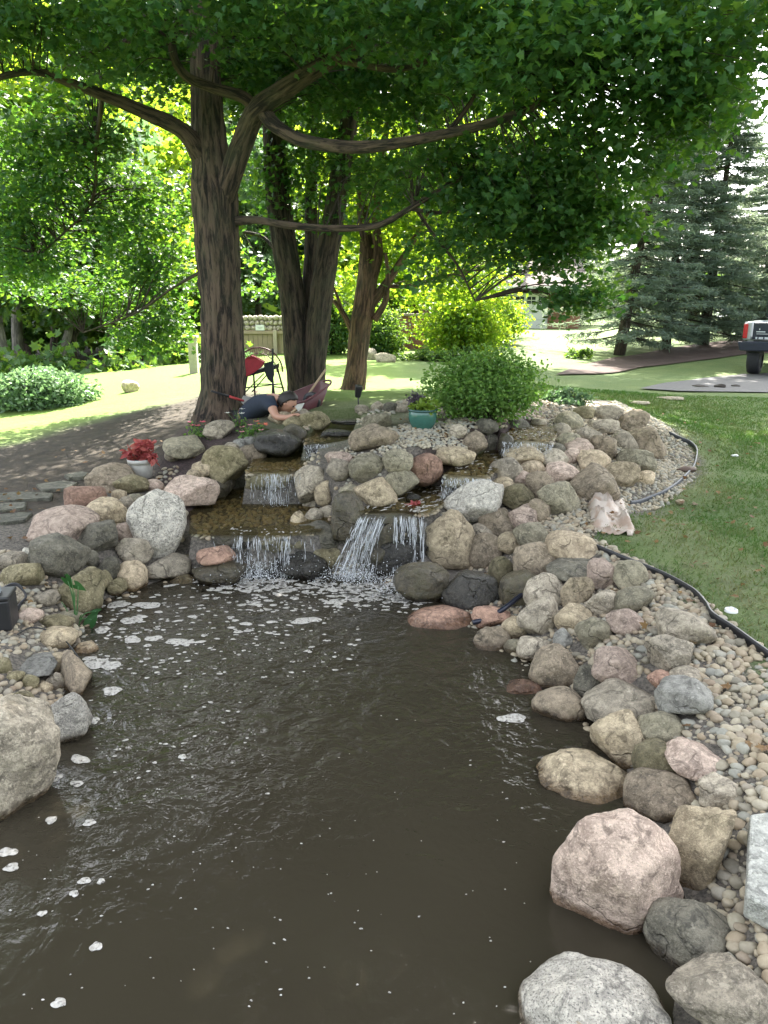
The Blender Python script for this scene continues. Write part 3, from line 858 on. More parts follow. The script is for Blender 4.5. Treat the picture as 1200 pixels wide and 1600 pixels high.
(212,780,24,18,0,'gg','r','small grey-green stone touching the white granite'),
(186,773,24,18,0,'tn','r','small tan stone under the mossy boulder below the pot'),
(282,805,26,22,0,'gr','r','small grey stone at the right shoulder of the white granite'),
(0,1196,178,205,-34,'gr','r','huge grey-tan boulder at the left edge, foam along its waterline'),
(92,1127,100,94,8,'wt','a','pale grey boulder at the left waterline with a foam rim'),
(37,1100,42,54,15,'ol','a','tan rough upright stone between the two left waterline boulders'),
(50,1042,74,38,0,'bl','f','blue-green flat stone with a broken edge on the left bank'),
(87,1038,50,38,0,'tn','r','speckled tan stone right of the blue-green flat one'),
(86,1067,34,34,0,'gr','r','round speckled stone below the blue-green flat one'),
(90,998,64,40,0,'tn','r','tan stone with a dark underside at the left shore'),
(88,974,54,30,0,'ol','r','olive-tan stone above the one with a dark underside'),
(133,1014,40,24,12,'tn','a','tan wedge stone reaching into the water'),
(118,1054,50,74,0,'br','f','reddish flat stone awash at the left shore'),
(47,1067,28,30,0,'ol','r','olive egg stone below the blue-green flat one'),
(25,1057,28,20,0,'ol','r','small olive oval stone at the left edge'),
(5,1042,26,28,0,'ol','r','olive stone cut by the left frame edge'),
(71,1075,24,20,0,'tn','r','small tan stone left of the round speckled one'),
(72,935,44,26,0,'gr','r','grey stone in pebbles behind the water plant'),
(47,964,42,26,0,'pk','r','pinkish flat stone right of the pump box'),
(108,965,48,28,0,'gg','r','pale stone at the foot of the water plant'),
(22,930,32,36,0,'gr','r','round grey stone ringed by the coiled cable'),
]
for row in TABLE:
    if row[0] > 690 and 760 < row[1] < 1240: row = row[:2]+(row[2]*1.07, row[3]*1.07)+row[4:]
    place_rock(*row, k=.95 if 'jutting' in row[7] else .5)
# one small stone lies on the nearest granite boulder
place_rock(915,1606,72,58,0,'cr','r','small rounded sandy stone lying in front on the nearest pale granite', k=3.3)
# slate slab at the right edge
def slate():
    P = [at_z(px, py, .30) for px, py in [(1172,1272),(1240,1262),(1262,1420),(1215,1424),(1166,1398),(1170,1340)]]
    mb = MB(); mb.prism(P, (0, 0, -.09))
    me = mb.mesh('slate_slab', False); bm = bmesh.new(); bm.from_mesh(me)
    bmesh.ops.recalc_face_normals(bm, faces=bm.faces)
    bmesh.ops.bevel(bm, geom=list(bm.edges), offset=.008, segments=2, affect='EDGES', profile=.5)
    bm.to_mesh(me); bm.free()
    SL = rock_mat('slate', (.25, .265, .265), (.33, .345, .345), sp_amt=.15, rough=.7)
    tag(link('slate_slab', me, SL), 'pale blue-grey slate slab lying flat on pebbles at the right edge', 'slab')
slate()

# ------------------------------------------------------------------ ledges under the falls
def ledge(pxs, z, thick, deep, mat, label, seed):
    """a flat shelf stone whose front edge runs through the pixels at height z"""
    A, B = at_z(*pxs[0], z), at_z(*pxs[1], z)
    mid = (A+B)/2; L = np.linalg.norm(B-A); yaw = math.atan2(B[1]-A[1], B[0]-A[0])
    V, T = rock_shape('b', seed, 4); d_, _ = ICO[4]
    V = np.sign(V)*np.abs(V)**.74
    V = V/np.abs(V).max(0)
    V = V+.085*np.stack([fbm(V*1.9+seed+k, seed+k, 3) for k in (0, 9, 18)], 1)
    V = V*np.array([L/2, deep/2, thick/2])+np.array([0, deep/2, -thick/2])
    ca, sa = math.cos(yaw), math.sin(yaw)
    V = np.stack([V[:, 0]*ca-V[:, 1]*sa, V[:, 0]*sa+V[:, 1]*ca, V[:, 2]], 1)
    o = rock_mesh('ledge_stone', V, T, RM[mat]); o.location = tuple(mid)
    tag(o, label, 'ledge', 'ledge stones under the falls')
    ROCKS.append((mid[0]+sa*-deep/2, mid[1]+deep/2, L/2, deep/2, z-thick/2, thick/2))
ledge([(312,838),(412,842)], .322, .16, .42, 'wd', 'wet brown ledge stone left under the lower left falls', 5)
ledge([(400,842),(500,834)], .328, .17, .40, 'ol', 'wet mossy ledge stone where the lower left falls pour over', 6)
ledge([(462,832),(532,824)], .36, .24, .34, 'dk', 'thick dark ledge stone carrying three small stones', 7)
ledge([(318,870),(440,874)], .16, .2, .35, 'bk', 'dark recessed ledge stone hidden behind the lower left falls', 17)
ledge([(380,740),(472,740)], .64, .20, .30, 'ol', 'olive ledge stone under the middle left falls', 8)
ledge([(474,694),(548,694)], .82, .20, .22, 'bk', 'black ledge stone under the top falls', 9)
ledge([(500,675),(560,673)], .885, .08, .25, 'bk', 'thin black step stone in the middle of the top falls', 10)
ledge([(518,658),(585,656)], .94, .06, .25, 'bk', 'uppermost thin black step stone of the top falls', 11)
ledge([(556,806),(668,806)], .49, .10, .34, 'wd', 'brown wet ledge stone where the right-hand falls pour over', 12)
ledge([(575,850),(670,850)], .32, .30, .25, 'bk', 'black recessed ledge stone behind the right-hand falls', 18)
ledge([(690,746),(768,748)], .695, .12, .22, 'ol', 'mossy ledge stone under the middle right-hand falls', 13)
ledge([(784,690),(864,692)], .855, .12, .22, 'ol', 'mossy ledge stone under the uppermost right-hand falls', 14)

# ------------------------------------------------------------------ falling water
def fall_mat():
    m, nt, bs, out = M('falling_water')
    bs.inputs['Base Color'].default_value = (.72, .73, .74, 1); bs.inputs['Roughness'].default_value = .12; bs.inputs['IOR'].default_value = 1.33
    a = nt.nodes.new('ShaderNodeAttribute'); a.attribute_name = 'rnd'
    tr = nt.nodes.new('ShaderNodeBsdfTransparent'); tr.inputs[0].default_value = (.93, .94, .94, 1)
    mx = nt.nodes.new('ShaderNodeMixShader'); nt.links.new(math_(nt, 'MULTIPLY_ADD', a.outputs['Fac'], -.7, .97, ), mx.inputs[0])
    nt.links.new(bs.outputs[0], mx.inputs[1]); nt.links.new(tr.outputs[0], mx.inputs[2]); nt.links.new(mx.outputs[0], out.inputs['Surface'])
    return m
FALL = fall_mat()
def waterfall(pa, pb, z0, z1, n, out, label, seed, clump=None, slope=0.0):
    """strands from the lip (pixels pa-pb at height z0) down to z1"""
    rng = np.random.RandomState(seed)
    A, B = at_z(*pa, z0), at_z(*pb, z0); Vs, Fs, att = [], [], []; nv = 0
    hgt = z0-z1
    for i in range(int(n*3)):
        if clump is not None and rng.rand() < .8:
            c, w = clump[rng.randint(len(clump))]; u = c+rng.normal()*w
        else: u = rng.rand()
        u = min(max(u, 0), 1)
        s = A*(1-u)+B*u; o = out*rng.uniform(.6, 1.2); w = rng.uniform(.0008, .003)*(1 if rng.rand() < .9 else 1.8)
        st = rng.rand()**1.2*.92; e = min(1, st+rng.uniform(.04, .30)*(1.4 if st < .1 else 1))
        K = 6; rv = rng.rand(); ph = rng.uniform(0, 6); sl = slope*rng.uniform(.5, 1.5)+rng.normal()*.012
        P = []
        for k in range(K):
            t = st+(e-st)*k/(K-1)
            P.append(s+np.array([.005*math.sin(t*9+ph)+sl*t, -o*math.sqrt(max(t, 0))-.01, .006-hgt*t**1.25]))
        P = np.array(P); wr = w*np.array([.25, .8, 1, .95, .7, .15])
        V, Q, _ = tube_np(P, wr, 5)
        Vs.append(V); Fs.append(Q+nv); nv += len(V); att.append(np.full(len(Q), rv))
    # the thin clear film that clings to the ledge
    nu, nt_ = 40, 10; uu, tt = np.meshgrid(np.linspace(0, 1, nu), np.linspace(0, 1, nt_), indexing='ij'); uu, tt = uu.ravel(), tt.ravel()
    fo = out*(.62+.25*vnoise(np.stack([uu*9, tt*1.5, 0*uu+seed], 1), seed))
    V = A[None]*(1-uu[:, None])+B[None]*uu[:, None]+np.stack([slope*tt, -fo*np.sqrt(tt)-.008, .005-hgt*tt**1.25], 1)
    ii_ = np.arange((nu-1)*(nt_-1)); a_ = (ii_//(nt_-1))*nt_+ii_ % (nt_-1); Q = np.stack([a_, a_+nt_, a_+nt_+1, a_+1], 1)
    Vs.append(V); Fs.append(Q+nv); nv += len(V); att.append(np.full(len(Q), -.02))
    # a thin broken film and spray drops
    d1, T1 = ICO[1]
    for i in range(int(n*1.6)):
        u = rng.rand() if clump is None else np.clip(clump[rng.randint(len(clump))][0]+rng.normal()*.12, 0, 1)
        s = A*(1-u)+B*u; t = rng.rand()**.45
        c = s+np.array([rng.normal()*.02+slope*t, -out*math.sqrt(t)+rng.normal()*.025, -hgt*t**1.2+rng.normal()*.01])
        V = c+d1*rng.uniform(.001, .0034)*np.array([1, 1, 1.8])
        Vs.append(V); Fs.append(np.concatenate([T1, ], 0)+nv if False else None); att.append(None); Fs[-1] = ('t', T1+nv); nv += len(V)
    quads = np.concatenate([f for f in Fs if not isinstance(f, tuple)]); tris = np.concatenate([f[1] for f in Fs if isinstance(f, tuple)])
    ra = np.concatenate([a for a in att if a is not None]+[np.full(len(tris), .95)])
    me = np_mesh('waterfall', np.concatenate(Vs), [quads, tris], True, [('rnd', 'FLOAT', 'FACE', ra)])
    tag(link('waterfall', me, FALL), label, 'waterfall', 'falls of the two streams')
waterfall((322,838), (500,836), .345, .0, 105, .10, 'lower left waterfall pouring in threads into the pond', 1, [(.29,.018),(.31,.012),(.38,.012),(.47,.02),(.70,.016),(.72,.01),(.56,.07)])
waterfall((392,740), (470,740), .655, .36, 80, .05, 'small middle waterfall on the left stream beside the tall grey boulder', 2, [(.4,.08),(.55,.1)])
waterfall((476,694), (548,694), .835, .69, 80, .05, 'top left waterfall over black ledge stones near the person', 3, [(.2,.12),(.4,.1),(.9,.05)])
waterfall((560,806), (606,806), .51, .0, 130, .16, 'foaming brown-tinted waterfall fanning out left of the right-hand lip', 4, [(.1,.06),(.3,.05),(.55,.08),(.8,.06)], -.16)
waterfall((612,806), (668,806), .51, .03, 105, .14, 'white threaded waterfall right of the foaming one, splashing a wet boulder', 5, [(.12,.03),(.3,.04),(.55,.05),(.62,.02),(.85,.04)])
waterfall((690,746), (768,748), .71, .52, 110, .05, 'middle right-hand waterfall between salmon-pink and domed boulders', 6)
waterfall((784,690), (864,692), .87, .73, 100, .05, 'uppermost right-hand waterfall below the leafy bush', 7)

# ------------------------------------------------------------------ foam
def foam_mat():
    m, nt, bs, out = M('foam')
    p = geo(nt).outputs['Position']
    v = nt.nodes.new('ShaderNodeTexVoronoi'); v.inputs['Scale'].default_value = 70; nt.links.new(p, v.inputs['Vector'])
    c = mixc(nt, v.outputs['Distance'], (.60, .575, .53), (.36, .33, .28)); nt.links.new(c, bs.inputs['Base Color'])
    bs.inputs['Roughness'].default_value = .55
    bump(nt, bs, v.outputs['Distance'], .5, .01)
    n = noise(nt, p, 55, 3, .6)
    tr = nt.nodes.new('ShaderNodeBsdfTransparent')
    mx = nt.nodes.new('ShaderNodeMixShader'); nt.links.new(ramp(nt, n, [(.33, .7), (.5, .12)]), mx.inputs[0])
    nt.links.new(bs.outputs[0], mx.inputs[1]); nt.links.new(tr.outputs[0], mx.inputs[2]); nt.links.new(mx.outputs[0], out.inputs['Surface'])
    return m
FOAM = foam_mat()
def foam_shape(c, rx, ry, ang, rng, z=.003, n=22, h=.002):
    a = np.arange(n)*2*np.pi/n; r = 1+.18*np.sin(a*2+rng.uniform(0, 6))*rng.rand()+.11*np.sin(a*3+rng.uniform(0, 6))+.07*np.sin(a*5+rng.uniform(0, 6))
    x, y = rx*r*np.cos(a), ry*r*np.sin(a); ca, sa = math.cos(ang), math.sin(ang)
    x, y = x*ca-y*sa, x*sa+y*ca
    ring = np.stack([c[0]+x, c[1]+y, np.full(n, z)], 1)
    top = np.stack([c[0]+x*.82, c[1]+y*.82, np.full(n, z+h)], 1)
    i = np.arange(n); j = (i+1) % n
    return np.vstack([ring, top]), np.stack([i, j, n+j, n+i], 1), (n+i)[None, :]
rng = np.random.RandomState(77)
FP = [(800,1123,50,12,0,'long white foam patch floating off the right shore'),(478,970,44,10,10,'white foam patch floating left of the ripples'),
 (150,1480,18,13,0,'round white foam fleck floating alone far left'),(140,1286,20,9,0,'oval foam fleck right of the huge left boulder'),(80,1282,18,10,20,'oval foam fleck beside the huge left boulder'),
 (125,1187,36,10,-25,'slanted foam patch right of the huge left boulder'),(12,1332,30,12,-20,'foam patch at the left frame edge'),(18,1356,22,12,0,'foam fleck at the left frame edge below a patch'),
 (132,1377,18,10,-20,'small foam fleck, left of a pair'),(158,1378,12,8,0,'tiny foam fleck, right of a pair'),(116,1397,14,9,0,'tiny foam fleck below a pair'),(92,1568,24,12,-20,'foam fleck nearest the bottom left'),
 (66,1428,14,8,0,'tiny foam fleck near the left edge'),(120,1225,20,9,0,'foam fleck between the left boulder and open water'),(147,1126,16,11,30,'foam fleck right of the pale left boulder'),
 (175,1080,28,13,15,'white foam patch right of the reddish flat stone'),(88,1216,20,9,0,'foam fleck hugging the huge left boulder'),(285,1183,12,8,0,'tiny foam fleck in mid pond left'),
 (150,1037,40,14,-15,'white foam raft near the tan wedge stone'),(172,1040,30,14,35,'ragged foam raft right of the tan wedge stone'),(142,1030,22,8,0,'foam patch under the tan wedge stone'),
 (230,946,46,9,-12,'long foam streak below the grey waterline boulder'),(185,945,34,10,0,'foam patch near the orange-tan boulder'),(205,970,36,9,0,'foam streak right of the water plant'),(160,985,24,9,0,'foam patch beside the water plant'),
 (207,1000,28,10,-10,'foam patch in open water left'),(280,1003,44,9,-8,'long foam streak in open water left'),(240,998,26,8,0,'foam patch left of a long streak')]
for (px, py, w, h, ang, lab) in FP:
    c = at_z(px, py, 0); m = mpp(c); s = -ray(px, py)[2]/math.hypot(ray(px, py)[0], ray(px, py)[1])
    V, Q, Ng = foam_shape(c, w/2*m, h/2*m/math.sin(math.atan(s)), math.radians(ang), rng)
    tag(link('foam_patch', np_mesh('foam_patch', V-c, [Q, Ng], True), FOAM), lab, 'foam', 'foam patches floating on the pond').location = tuple(c)
# froth: small bubbles drifting in the upper pond and boiling under the falls
Vs, Qs, Ns, nv = [], [], [], 0
def froth(n, f, rmax, asp=1.0):
    global nv
    for i in range(n):
        px, py = f()
        c = at_z(px, py, 0)
        if sdist([c[0]], [c[1]], POND)[0] > .1: continue
        r = rmax*rng.uniform(.12, 1)**2+.0014
        V, Q, Ng = foam_shape(c, r*rng.uniform(1, 2.2), r, rng.uniform(-.5, .5), rng, n=10)
        Vs.append(V); Qs.append(Q+nv); Ns.append(Ng+nv); nv += len(V)
froth(120, lambda: (rng.uniform(150, 430), rng.uniform(925, 1010)), .026)
froth(320, lambda: (rng.uniform(150, 560), rng.uniform(930, 1060)), .012)
froth(170, lambda: (rng.uniform(-20, 900), rng.uniform(1050, 1600)), .0022)
froth(120, lambda: (rng.uniform(140, 420), rng.uniform(1000, 1250)), .008)
froth(220, lambda: (rng.normal(410, 50), 905+abs(rng.normal(0, 13))), .03)
froth(260, lambda: (rng.normal(570, 55), 912+abs(rng.normal(0, 16))), .03)
froth(120, lambda: (rng.normal(640, 40), 930+abs(rng.normal(0, 10))), .025)
froth(120, lambda: (rng.uniform(380, 640), 915+rng.uniform(0, 40)), .018)
def streaks(k, n, f, L, ang):
    global nv
    z, poly = POOLW[k]
    for i in range(n):
        c = at_z(*f(), z)
        if sdist([c[0]], [c[1]], poly)[0] > -.01: continue
        V, Q, Ng = foam_shape(c, L*rng.uniform(.3, 1), .004+.008*rng.rand(), ang+rng.normal()*.35, rng, z+.007, 10)
        Vs.append(V); Qs.append(Q+nv); Ns.append(Ng+nv); nv += len(V)
streaks('D', 200, lambda: (rng.uniform(560, 735), rng.uniform(760, 806)), .05, .9)
streaks('E', 70, lambda: (rng.uniform(690, 800), rng.uniform(705, 744)), .04, .8)
streaks('F', 40, lambda: (rng.uniform(785, 865), rng.uniform(668, 688)), .03, 1.2)
streaks('B', 30, lambda: (rng.uniform(480, 545), rng.uniform(700, 716)), .03, .2)
streaks('A', 26, lambda: (rng.uniform(400, 470), rng.uniform(764, 785)), .03, .2)
streaks('A', 26, lambda: (rng.uniform(360, 470), rng.uniform(824, 838)), .025, 1.5)
tag(link('froth', np_mesh('froth', np.concatenate(Vs), [np.concatenate(Qs), np.concatenate(Ns)], True), FOAM), kind='stuff')
# splash: crowns of drops where the falls strike
Vs, Ts, nv = [], [], 0
d1, T1 = ICO[1]
for (px, py, n, sx) in [(408,900,1500,32),(370,905,500,26),(560,905,1500,38),(632,925,800,24),(600,880,260,22),(430,773,60,22),(510,706,60,20)]:
    z = 0 if py > 800 else .36 if py > 750 else .70
    c = at_z(px, py, z); m = mpp(c)
    for i in range(n):
        q = c+np.array([rng.normal()*sx*m, rng.normal()*.10, abs(rng.normal())*(.065 if py > 800 else .03)])
        V = q+d1*rng.uniform(.001, .0042)*np.array([1, 1, rng.uniform(.8, 1.6)])
        Vs.append(V); Ts.append(T1+nv); nv += len(V)
tag(link('splash_drops', np_mesh('splash_drops', np.concatenate(Vs), [np.concatenate(Ts)], True), plain('white_water', (.78,.79,.8), .25, 0, .03, 30, 0)), kind='stuff')

# ------------------------------------------------------------------ pebbles
RK = np.array(ROCKS)
def pebbles(poly_px, zref, spacing, size, rng, limit=5000, pile=.5):
    poly = pix_poly(poly_px, zref); lo, hi = poly.min(0), poly.max(0)
    n = int((hi-lo).prod()/(spacing**2)*2.6); n = min(n, 60000)
    q = rng.uniform(lo, hi, (n, 2))
    q = q[sdist(q[:, 0], q[:, 1], poly) < 0]
    for (rx, ry, ra, rb, rz, rc) in RK:
        d = ((q[:, 0]-rx)/(ra*.82))**2+((q[:, 1]-ry)/(rb*.82))**2
        q = q[d > 1.0]
    grid = {}; keep = []
    for (x, y) in q:
        gx_, gy_ = int(x//spacing), int(y//spacing); ok = True
        for i in (-1, 0, 1):
            for j in (-1, 0, 1):
                for (a, b) in grid.get((gx_+i, gy_+j), ()):
                    if (a-x)**2+(b-y)**2 < (spacing*.8)**2: ok = False
        if ok: grid.setdefault((gx_, gy_), []).append((x, y)); keep.append((x, y))
    K = np.array(keep[:limit])
    Z = terrain(K[:, 0], K[:, 1])
    s = rng.uniform(size[0], size[1], len(K))
    return [(x, y, z+.18*r, r) for (x, y), z, r in zip(K, Z, s)]
rng = np.random.RandomState(5)
PB = []
PB += pebbles([(930,868),(1000,893),(1105,958),(1130,988),(1200,1040),(1330,1150),(1330,1620),(1150,1620),(1060,1500),(1090,1420),(1120,1300),(1050,1230),(1000,1180),(1010,1120),(930,1080),(900,1010),(960,960),(940,880)], .3, .041, (.020, .036), rng, 6000)
PB += pebbles([(960,636),(1015,668),(1085,703),(1086,738),(1045,768),(985,786),(930,820),(880,840),(820,800),(840,740),(900,700)], .5, .043, (.019, .031), rng, 6000)
PB += pebbles([(700,700),(700,676),(760,660),(880,640),(960,636),(900,700),(840,740),(760,800),(720,760)], .7, .048, (.018, .032), rng, 1500)
PB += pebbles([(500,748),(530,705),(600,688),(650,682),(720,680),(745,704),(700,735),(620,752),(560,775),(510,775)], .82, .036, (.017, .025), rng)
PB += pebbles([(-40,900),(60,890),(140,900),(130,960),(70,1000),(110,1070),(20,1100),(-60,1090)], .2, .038, (.016, .03), rng, 1500)
PB += pebbles([(700,900),(860,850),(960,900),(960,1000),(900,1090),(840,1040),(780,1010),(730,960)], .2, .048, (.016, .032), rng, 900)
PB += pebbles([(300,770),(430,745),(500,770),(520,810),(500,832),(300,836)], .38, .045, (.014, .03), rng, 500)
PB += pebbles([(395,735),(520,712),(490,700),(400,715)], .63, .05, (.014, .026), rng, 120)
PB += pebbles([(600,800),(690,790),(730,765),(640,755),(610,770)], .56, .045, (.014, .028), rng, 220)
PB += pebbles([(140,830),(280,760),(290,860),(200,910),(140,900)], .3, .06, (.016, .03), rng, 150)
PB += pebbles([(440,870),(520,868),(520,895),(450,900)], .02, .04, (.012, .022), rng, 120)
PB += pebbles([(540,650),(650,630),(650,642),(560,660)], .97, .05, (.018, .03), rng, 120)
n1_ = len(PB)
PB += [(x, y, z-.006, r) for x, y, z, r in pebbles([(930,868),(1000,893),(1105,958),(1130,988),(1200,1040),(1330,1150),(1330,1620),(1150,1620),(1060,1500),(1090,1420),(1120,1300),(1050,1230),(1000,1180),(1010,1120),(930,1080),(860,1010),(780,1000),(740,960),(860,860)], .3, .027, (.009, .018), rng, 7000)]
PB += [(x, y, z-.006, r) for x, y, z, r in pebbles([(700,860),(860,740),(960,640),(1060,690),(1080,740),(985,786),(930,820),(900,850),(860,860)], .5, .03, (.010, .018), rng, 5000)]
pos = np.array([(x, y, z) for x, y, z, r in PB]); rad = np.array([p[3] for p in PB])
qx, qy, qd = px_of(pos)
vis = (qx > -10) & (qx < 1210) & (qy < 1615) & (qd > .3)
pos, rad, qd, qx, qy = pos[vis], rad[vis], qd[vis], qx[vis], qy[vis]
order = np.argsort(-rad/qd)
PROTO = []
for i in range(12):
    V, T = rock_shape('r', 900+i, 3); PROTO.append(np_mesh('pebble', V, [T], True)); PROTO[-1].materials.append(PEB)
PLAB = 'smooth river pebble in the loose bank right of the pond'
for n_, i in enumerate(order[:290]):
    o = bpy.data.objects.new('pebble', PROTO[rng.randint(12)]); COL.objects.link(o)
    o.location = tuple(pos[i]); r = rad[i]
    o.scale = (r*rng.uniform(.9, 1.3), r*rng.uniform(.7, .95), r*rng.uniform(.5, .72))
    o.rotation_euler = (rng.normal()*.25, rng.normal()*.25, rng.uniform(0, 6.28))
    tag(o, PLAB, 'pebble', 'loose river pebbles on the right bank')
Vs, Ts, tone, nv = [], [], [], 0
SH = [rock_shape('r', 950+i, 2) for i in range(10)]
SH3 = [rock_shape('r', 950+i, 3) for i in range(10)]
for i in order[290:]:
    V, T = (SH3 if rad[i]/qd[i]*F*.64 > 7.5 else SH)[rng.randint(10)]
    V = V*rad[i]*np.array([rng.uniform(.9, 1.35), rng.uniform(.7, .95), rng.uniform(.5, .75)])
    R = np.array(Euler((rng.normal()*.3, rng.normal()*.3, rng.uniform(0, 6.28))).to_matrix())
    Vs.append(V @ R.T+pos[i]); Ts.append(T+nv); nv += len(V)
    tn = rng.rand()
    if qx[i] > 700 and qx[i] > 960 and qy[i] < 800: tn = rng.choice([.14, .95, .2, .9, .32, .68])
    if 500 < qx[i] < 760 and qy[i] < 760: tn = rng.choice([.68, .92, .2, .66, .94])
    tone.append(np.full(len(T), tn))
tag(link('pebbles', np_mesh('pebbles', np.concatenate(Vs), [np.concatenate(Ts)], True, [('tone', 'FLOAT', 'FACE', np.concatenate(tone))]), PEBS), kind='stuff')
print('PEBBLES', len(order))
# ------------------------------------------------------------------ leaves
def tmpl(kind):
    if kind == 'maple':
        p = [(0,0),(.14,-.02),(.42,.02),(.30,.22),(.60,.52),(.26,.52),(.22,.66),(0,1.05),(-.22,.66),(-.26,.52),(-.60,.52),(-.30,.22),(-.42,.02),(-.14,-.02)]
        V = np.array([(x, y, .10*abs(x)-.10*(y-.4)**2) for x, y in p]); n = len(p)
        return V, [np.array([list(range(n))])]
    if kind == 'oval':
        p = [(0,0),(.26,.3),(.24,.65),(0,1),(-.24,.65),(-.26,.3)]
        V = np.array([(x, y, .25*abs(x)-.18*(y-.4)**2) for x, y in p])
        return V, [np.array([[0,1,2,3],[0,3,4,5]])]
    if kind == 'star':     # coarse lobed clump for far crowns
        p = [(0,0),(.45,.1),(.3,.4),(.55,.75),(.1,.7),(0,1.05),(-.2,.65),(-.55,.7),(-.3,.35),(-.5,.05)]
        V = np.array([(x, y, .15*abs(x)) for x, y in p]); return V, [np.array([list(range(10))])]
    if kind == 'needle':
        V = np.array([(-.5,0,0),(.5,0,0),(.35,1,-.06),(-.35,1,-.06)]); return V, [np.array([[0,1,2,3]])]
TM = {k: tmpl(k) for k in ('maple', 'oval', 'star', 'needle')}
def leaves_mesh(name, C, size, kind, rng, tilt=.75, rnd=None, droop=0.0):
    """one leaf per centre"""
    V0, F0 = TM[kind]; n = len(C); m = len(V0)
    s = np.asarray(size)*rng.uniform(.65, 1.2, n)
    yaw = rng.uniform(0, 2*np.pi, n); ax = rng.normal(size=n)*tilt+droop; ay = rng.normal(size=n)*tilt
    cx, sx, cy, sy, cz, sz = np.cos(ax), np.sin(ax), np.cos(ay), np.sin(ay), np.cos(yaw), np.sin(yaw)
    R = np.empty((n, 3, 3))
    R[:, 0, 0] = cz*cy; R[:, 0, 1] = cz*sy*sx-sz*cx; R[:, 0, 2] = cz*sy*cx+sz*sx
    R[:, 1, 0] = sz*cy; R[:, 1, 1] = sz*sy*sx+cz*cx; R[:, 1, 2] = sz*sy*cx-cz*sx
    R[:, 2, 0] = -sy; R[:, 2, 1] = cy*sx; R[:, 2, 2] = cy*cx
    V = np.einsum('nij,mj->nmi', R, V0)*s[:, None, None]+C[:, None, :]
    base = (np.arange(n)*m)[:, None, None]
    Fs = [(f[None]+base).reshape(-1, f.shape[1]) for f in F0]
    if rnd is None: rnd = rng.rand(n)
    att = np.concatenate([np.repeat(rnd, f.shape[0]) for f in F0])
    return np_mesh(name, V.reshape(-1, 3), Fs, False, [('rnd', 'FLOAT', 'FACE', att)])
def blob_world(b):
    px, py, Y, rx, ry, rd = b[:6]
    c = at_y(px, py, Y); m = mpp(c)
    return c, np.array([rx*m, rd, ry*m])
def clusters(blobs, n, rng, shell=.5):
    W = np.array([b[6] if len(b) > 6 else 1.0 for b in blobs]); vol = []
    BW = [blob_world(b) if b[0] is not None else (np.array(b[1]), np.array(b[2])) for b in blobs]
    for (c, r), w in zip(BW, W): vol.append((r[0]*r[2])**.9*w)
    vol = np.array(vol)/sum(vol); out = []
    for (c, r), v in zip(BW, vol):
        k = max(1, int(n*v)); d = rng.normal(size=(k, 3)); d /= np.linalg.norm(d, axis=1)[:, None]
        out.append(c+d*(rng.rand(k)**shell)[:, None]*r)
    return np.concatenate(out)
def spray(C, per, r, rng, flat=.45):
    n = len(C)*per
    return np.repeat(C, per, 0)+rng.normal(size=(n, 3))*np.array([r, r, r*flat])
def trunk_mesh(P, R, n=28, per=10, rough=.10, seed=1, vs=9, name='trunk'):
    """a bark-ridged tube; the attribute «grain» runs along the wood"""
    P, R = smooth_path(P, R, per)
    V, Q, _ = tube_np(P, R, n)
    C = np.repeat(P, n, 0); d = V-C
    T, N, B = frames(P)
    s = np.concatenate([[0], np.cumsum(np.linalg.norm(np.diff(P, axis=0), axis=1))])
    a = np.tile(np.arange(n)*2*np.pi/n, len(P)); rr = np.repeat(np.maximum(R, .04), n)
    q = np.stack([np.cos(a)*rr, np.sin(a)*rr, np.repeat(s, n)*.15], 1)
    k = (1-np.abs(vnoise(q*vs, seed)))*.6+.4*(1-np.abs(vnoise(q*vs*2.1+7, seed+3)))
    V = C+d*(1+rough*(k-.7)[:, None]+.06*vnoise(V*2.2, seed+5)[:, None]+.04*vnoise(V*5, seed+6)[:, None])
    i = np.arange(n)
    return np_mesh(name, V, [Q, (len(V)-n+i)[None, :], i[::-1][None, :]], True, [('grain', 'FLOAT_VECTOR', 'POINT', q+seed*.37)])
def px_path(pts):
    """(px, py, Y, width px) -> points and radii"""
    P = [at_y(a, b, Y) for a, b, Y, w in pts]
    return np.array(P), np.array([.93*w/2*mpp(p) for p, (a, b, Y, w) in zip(P, pts)])
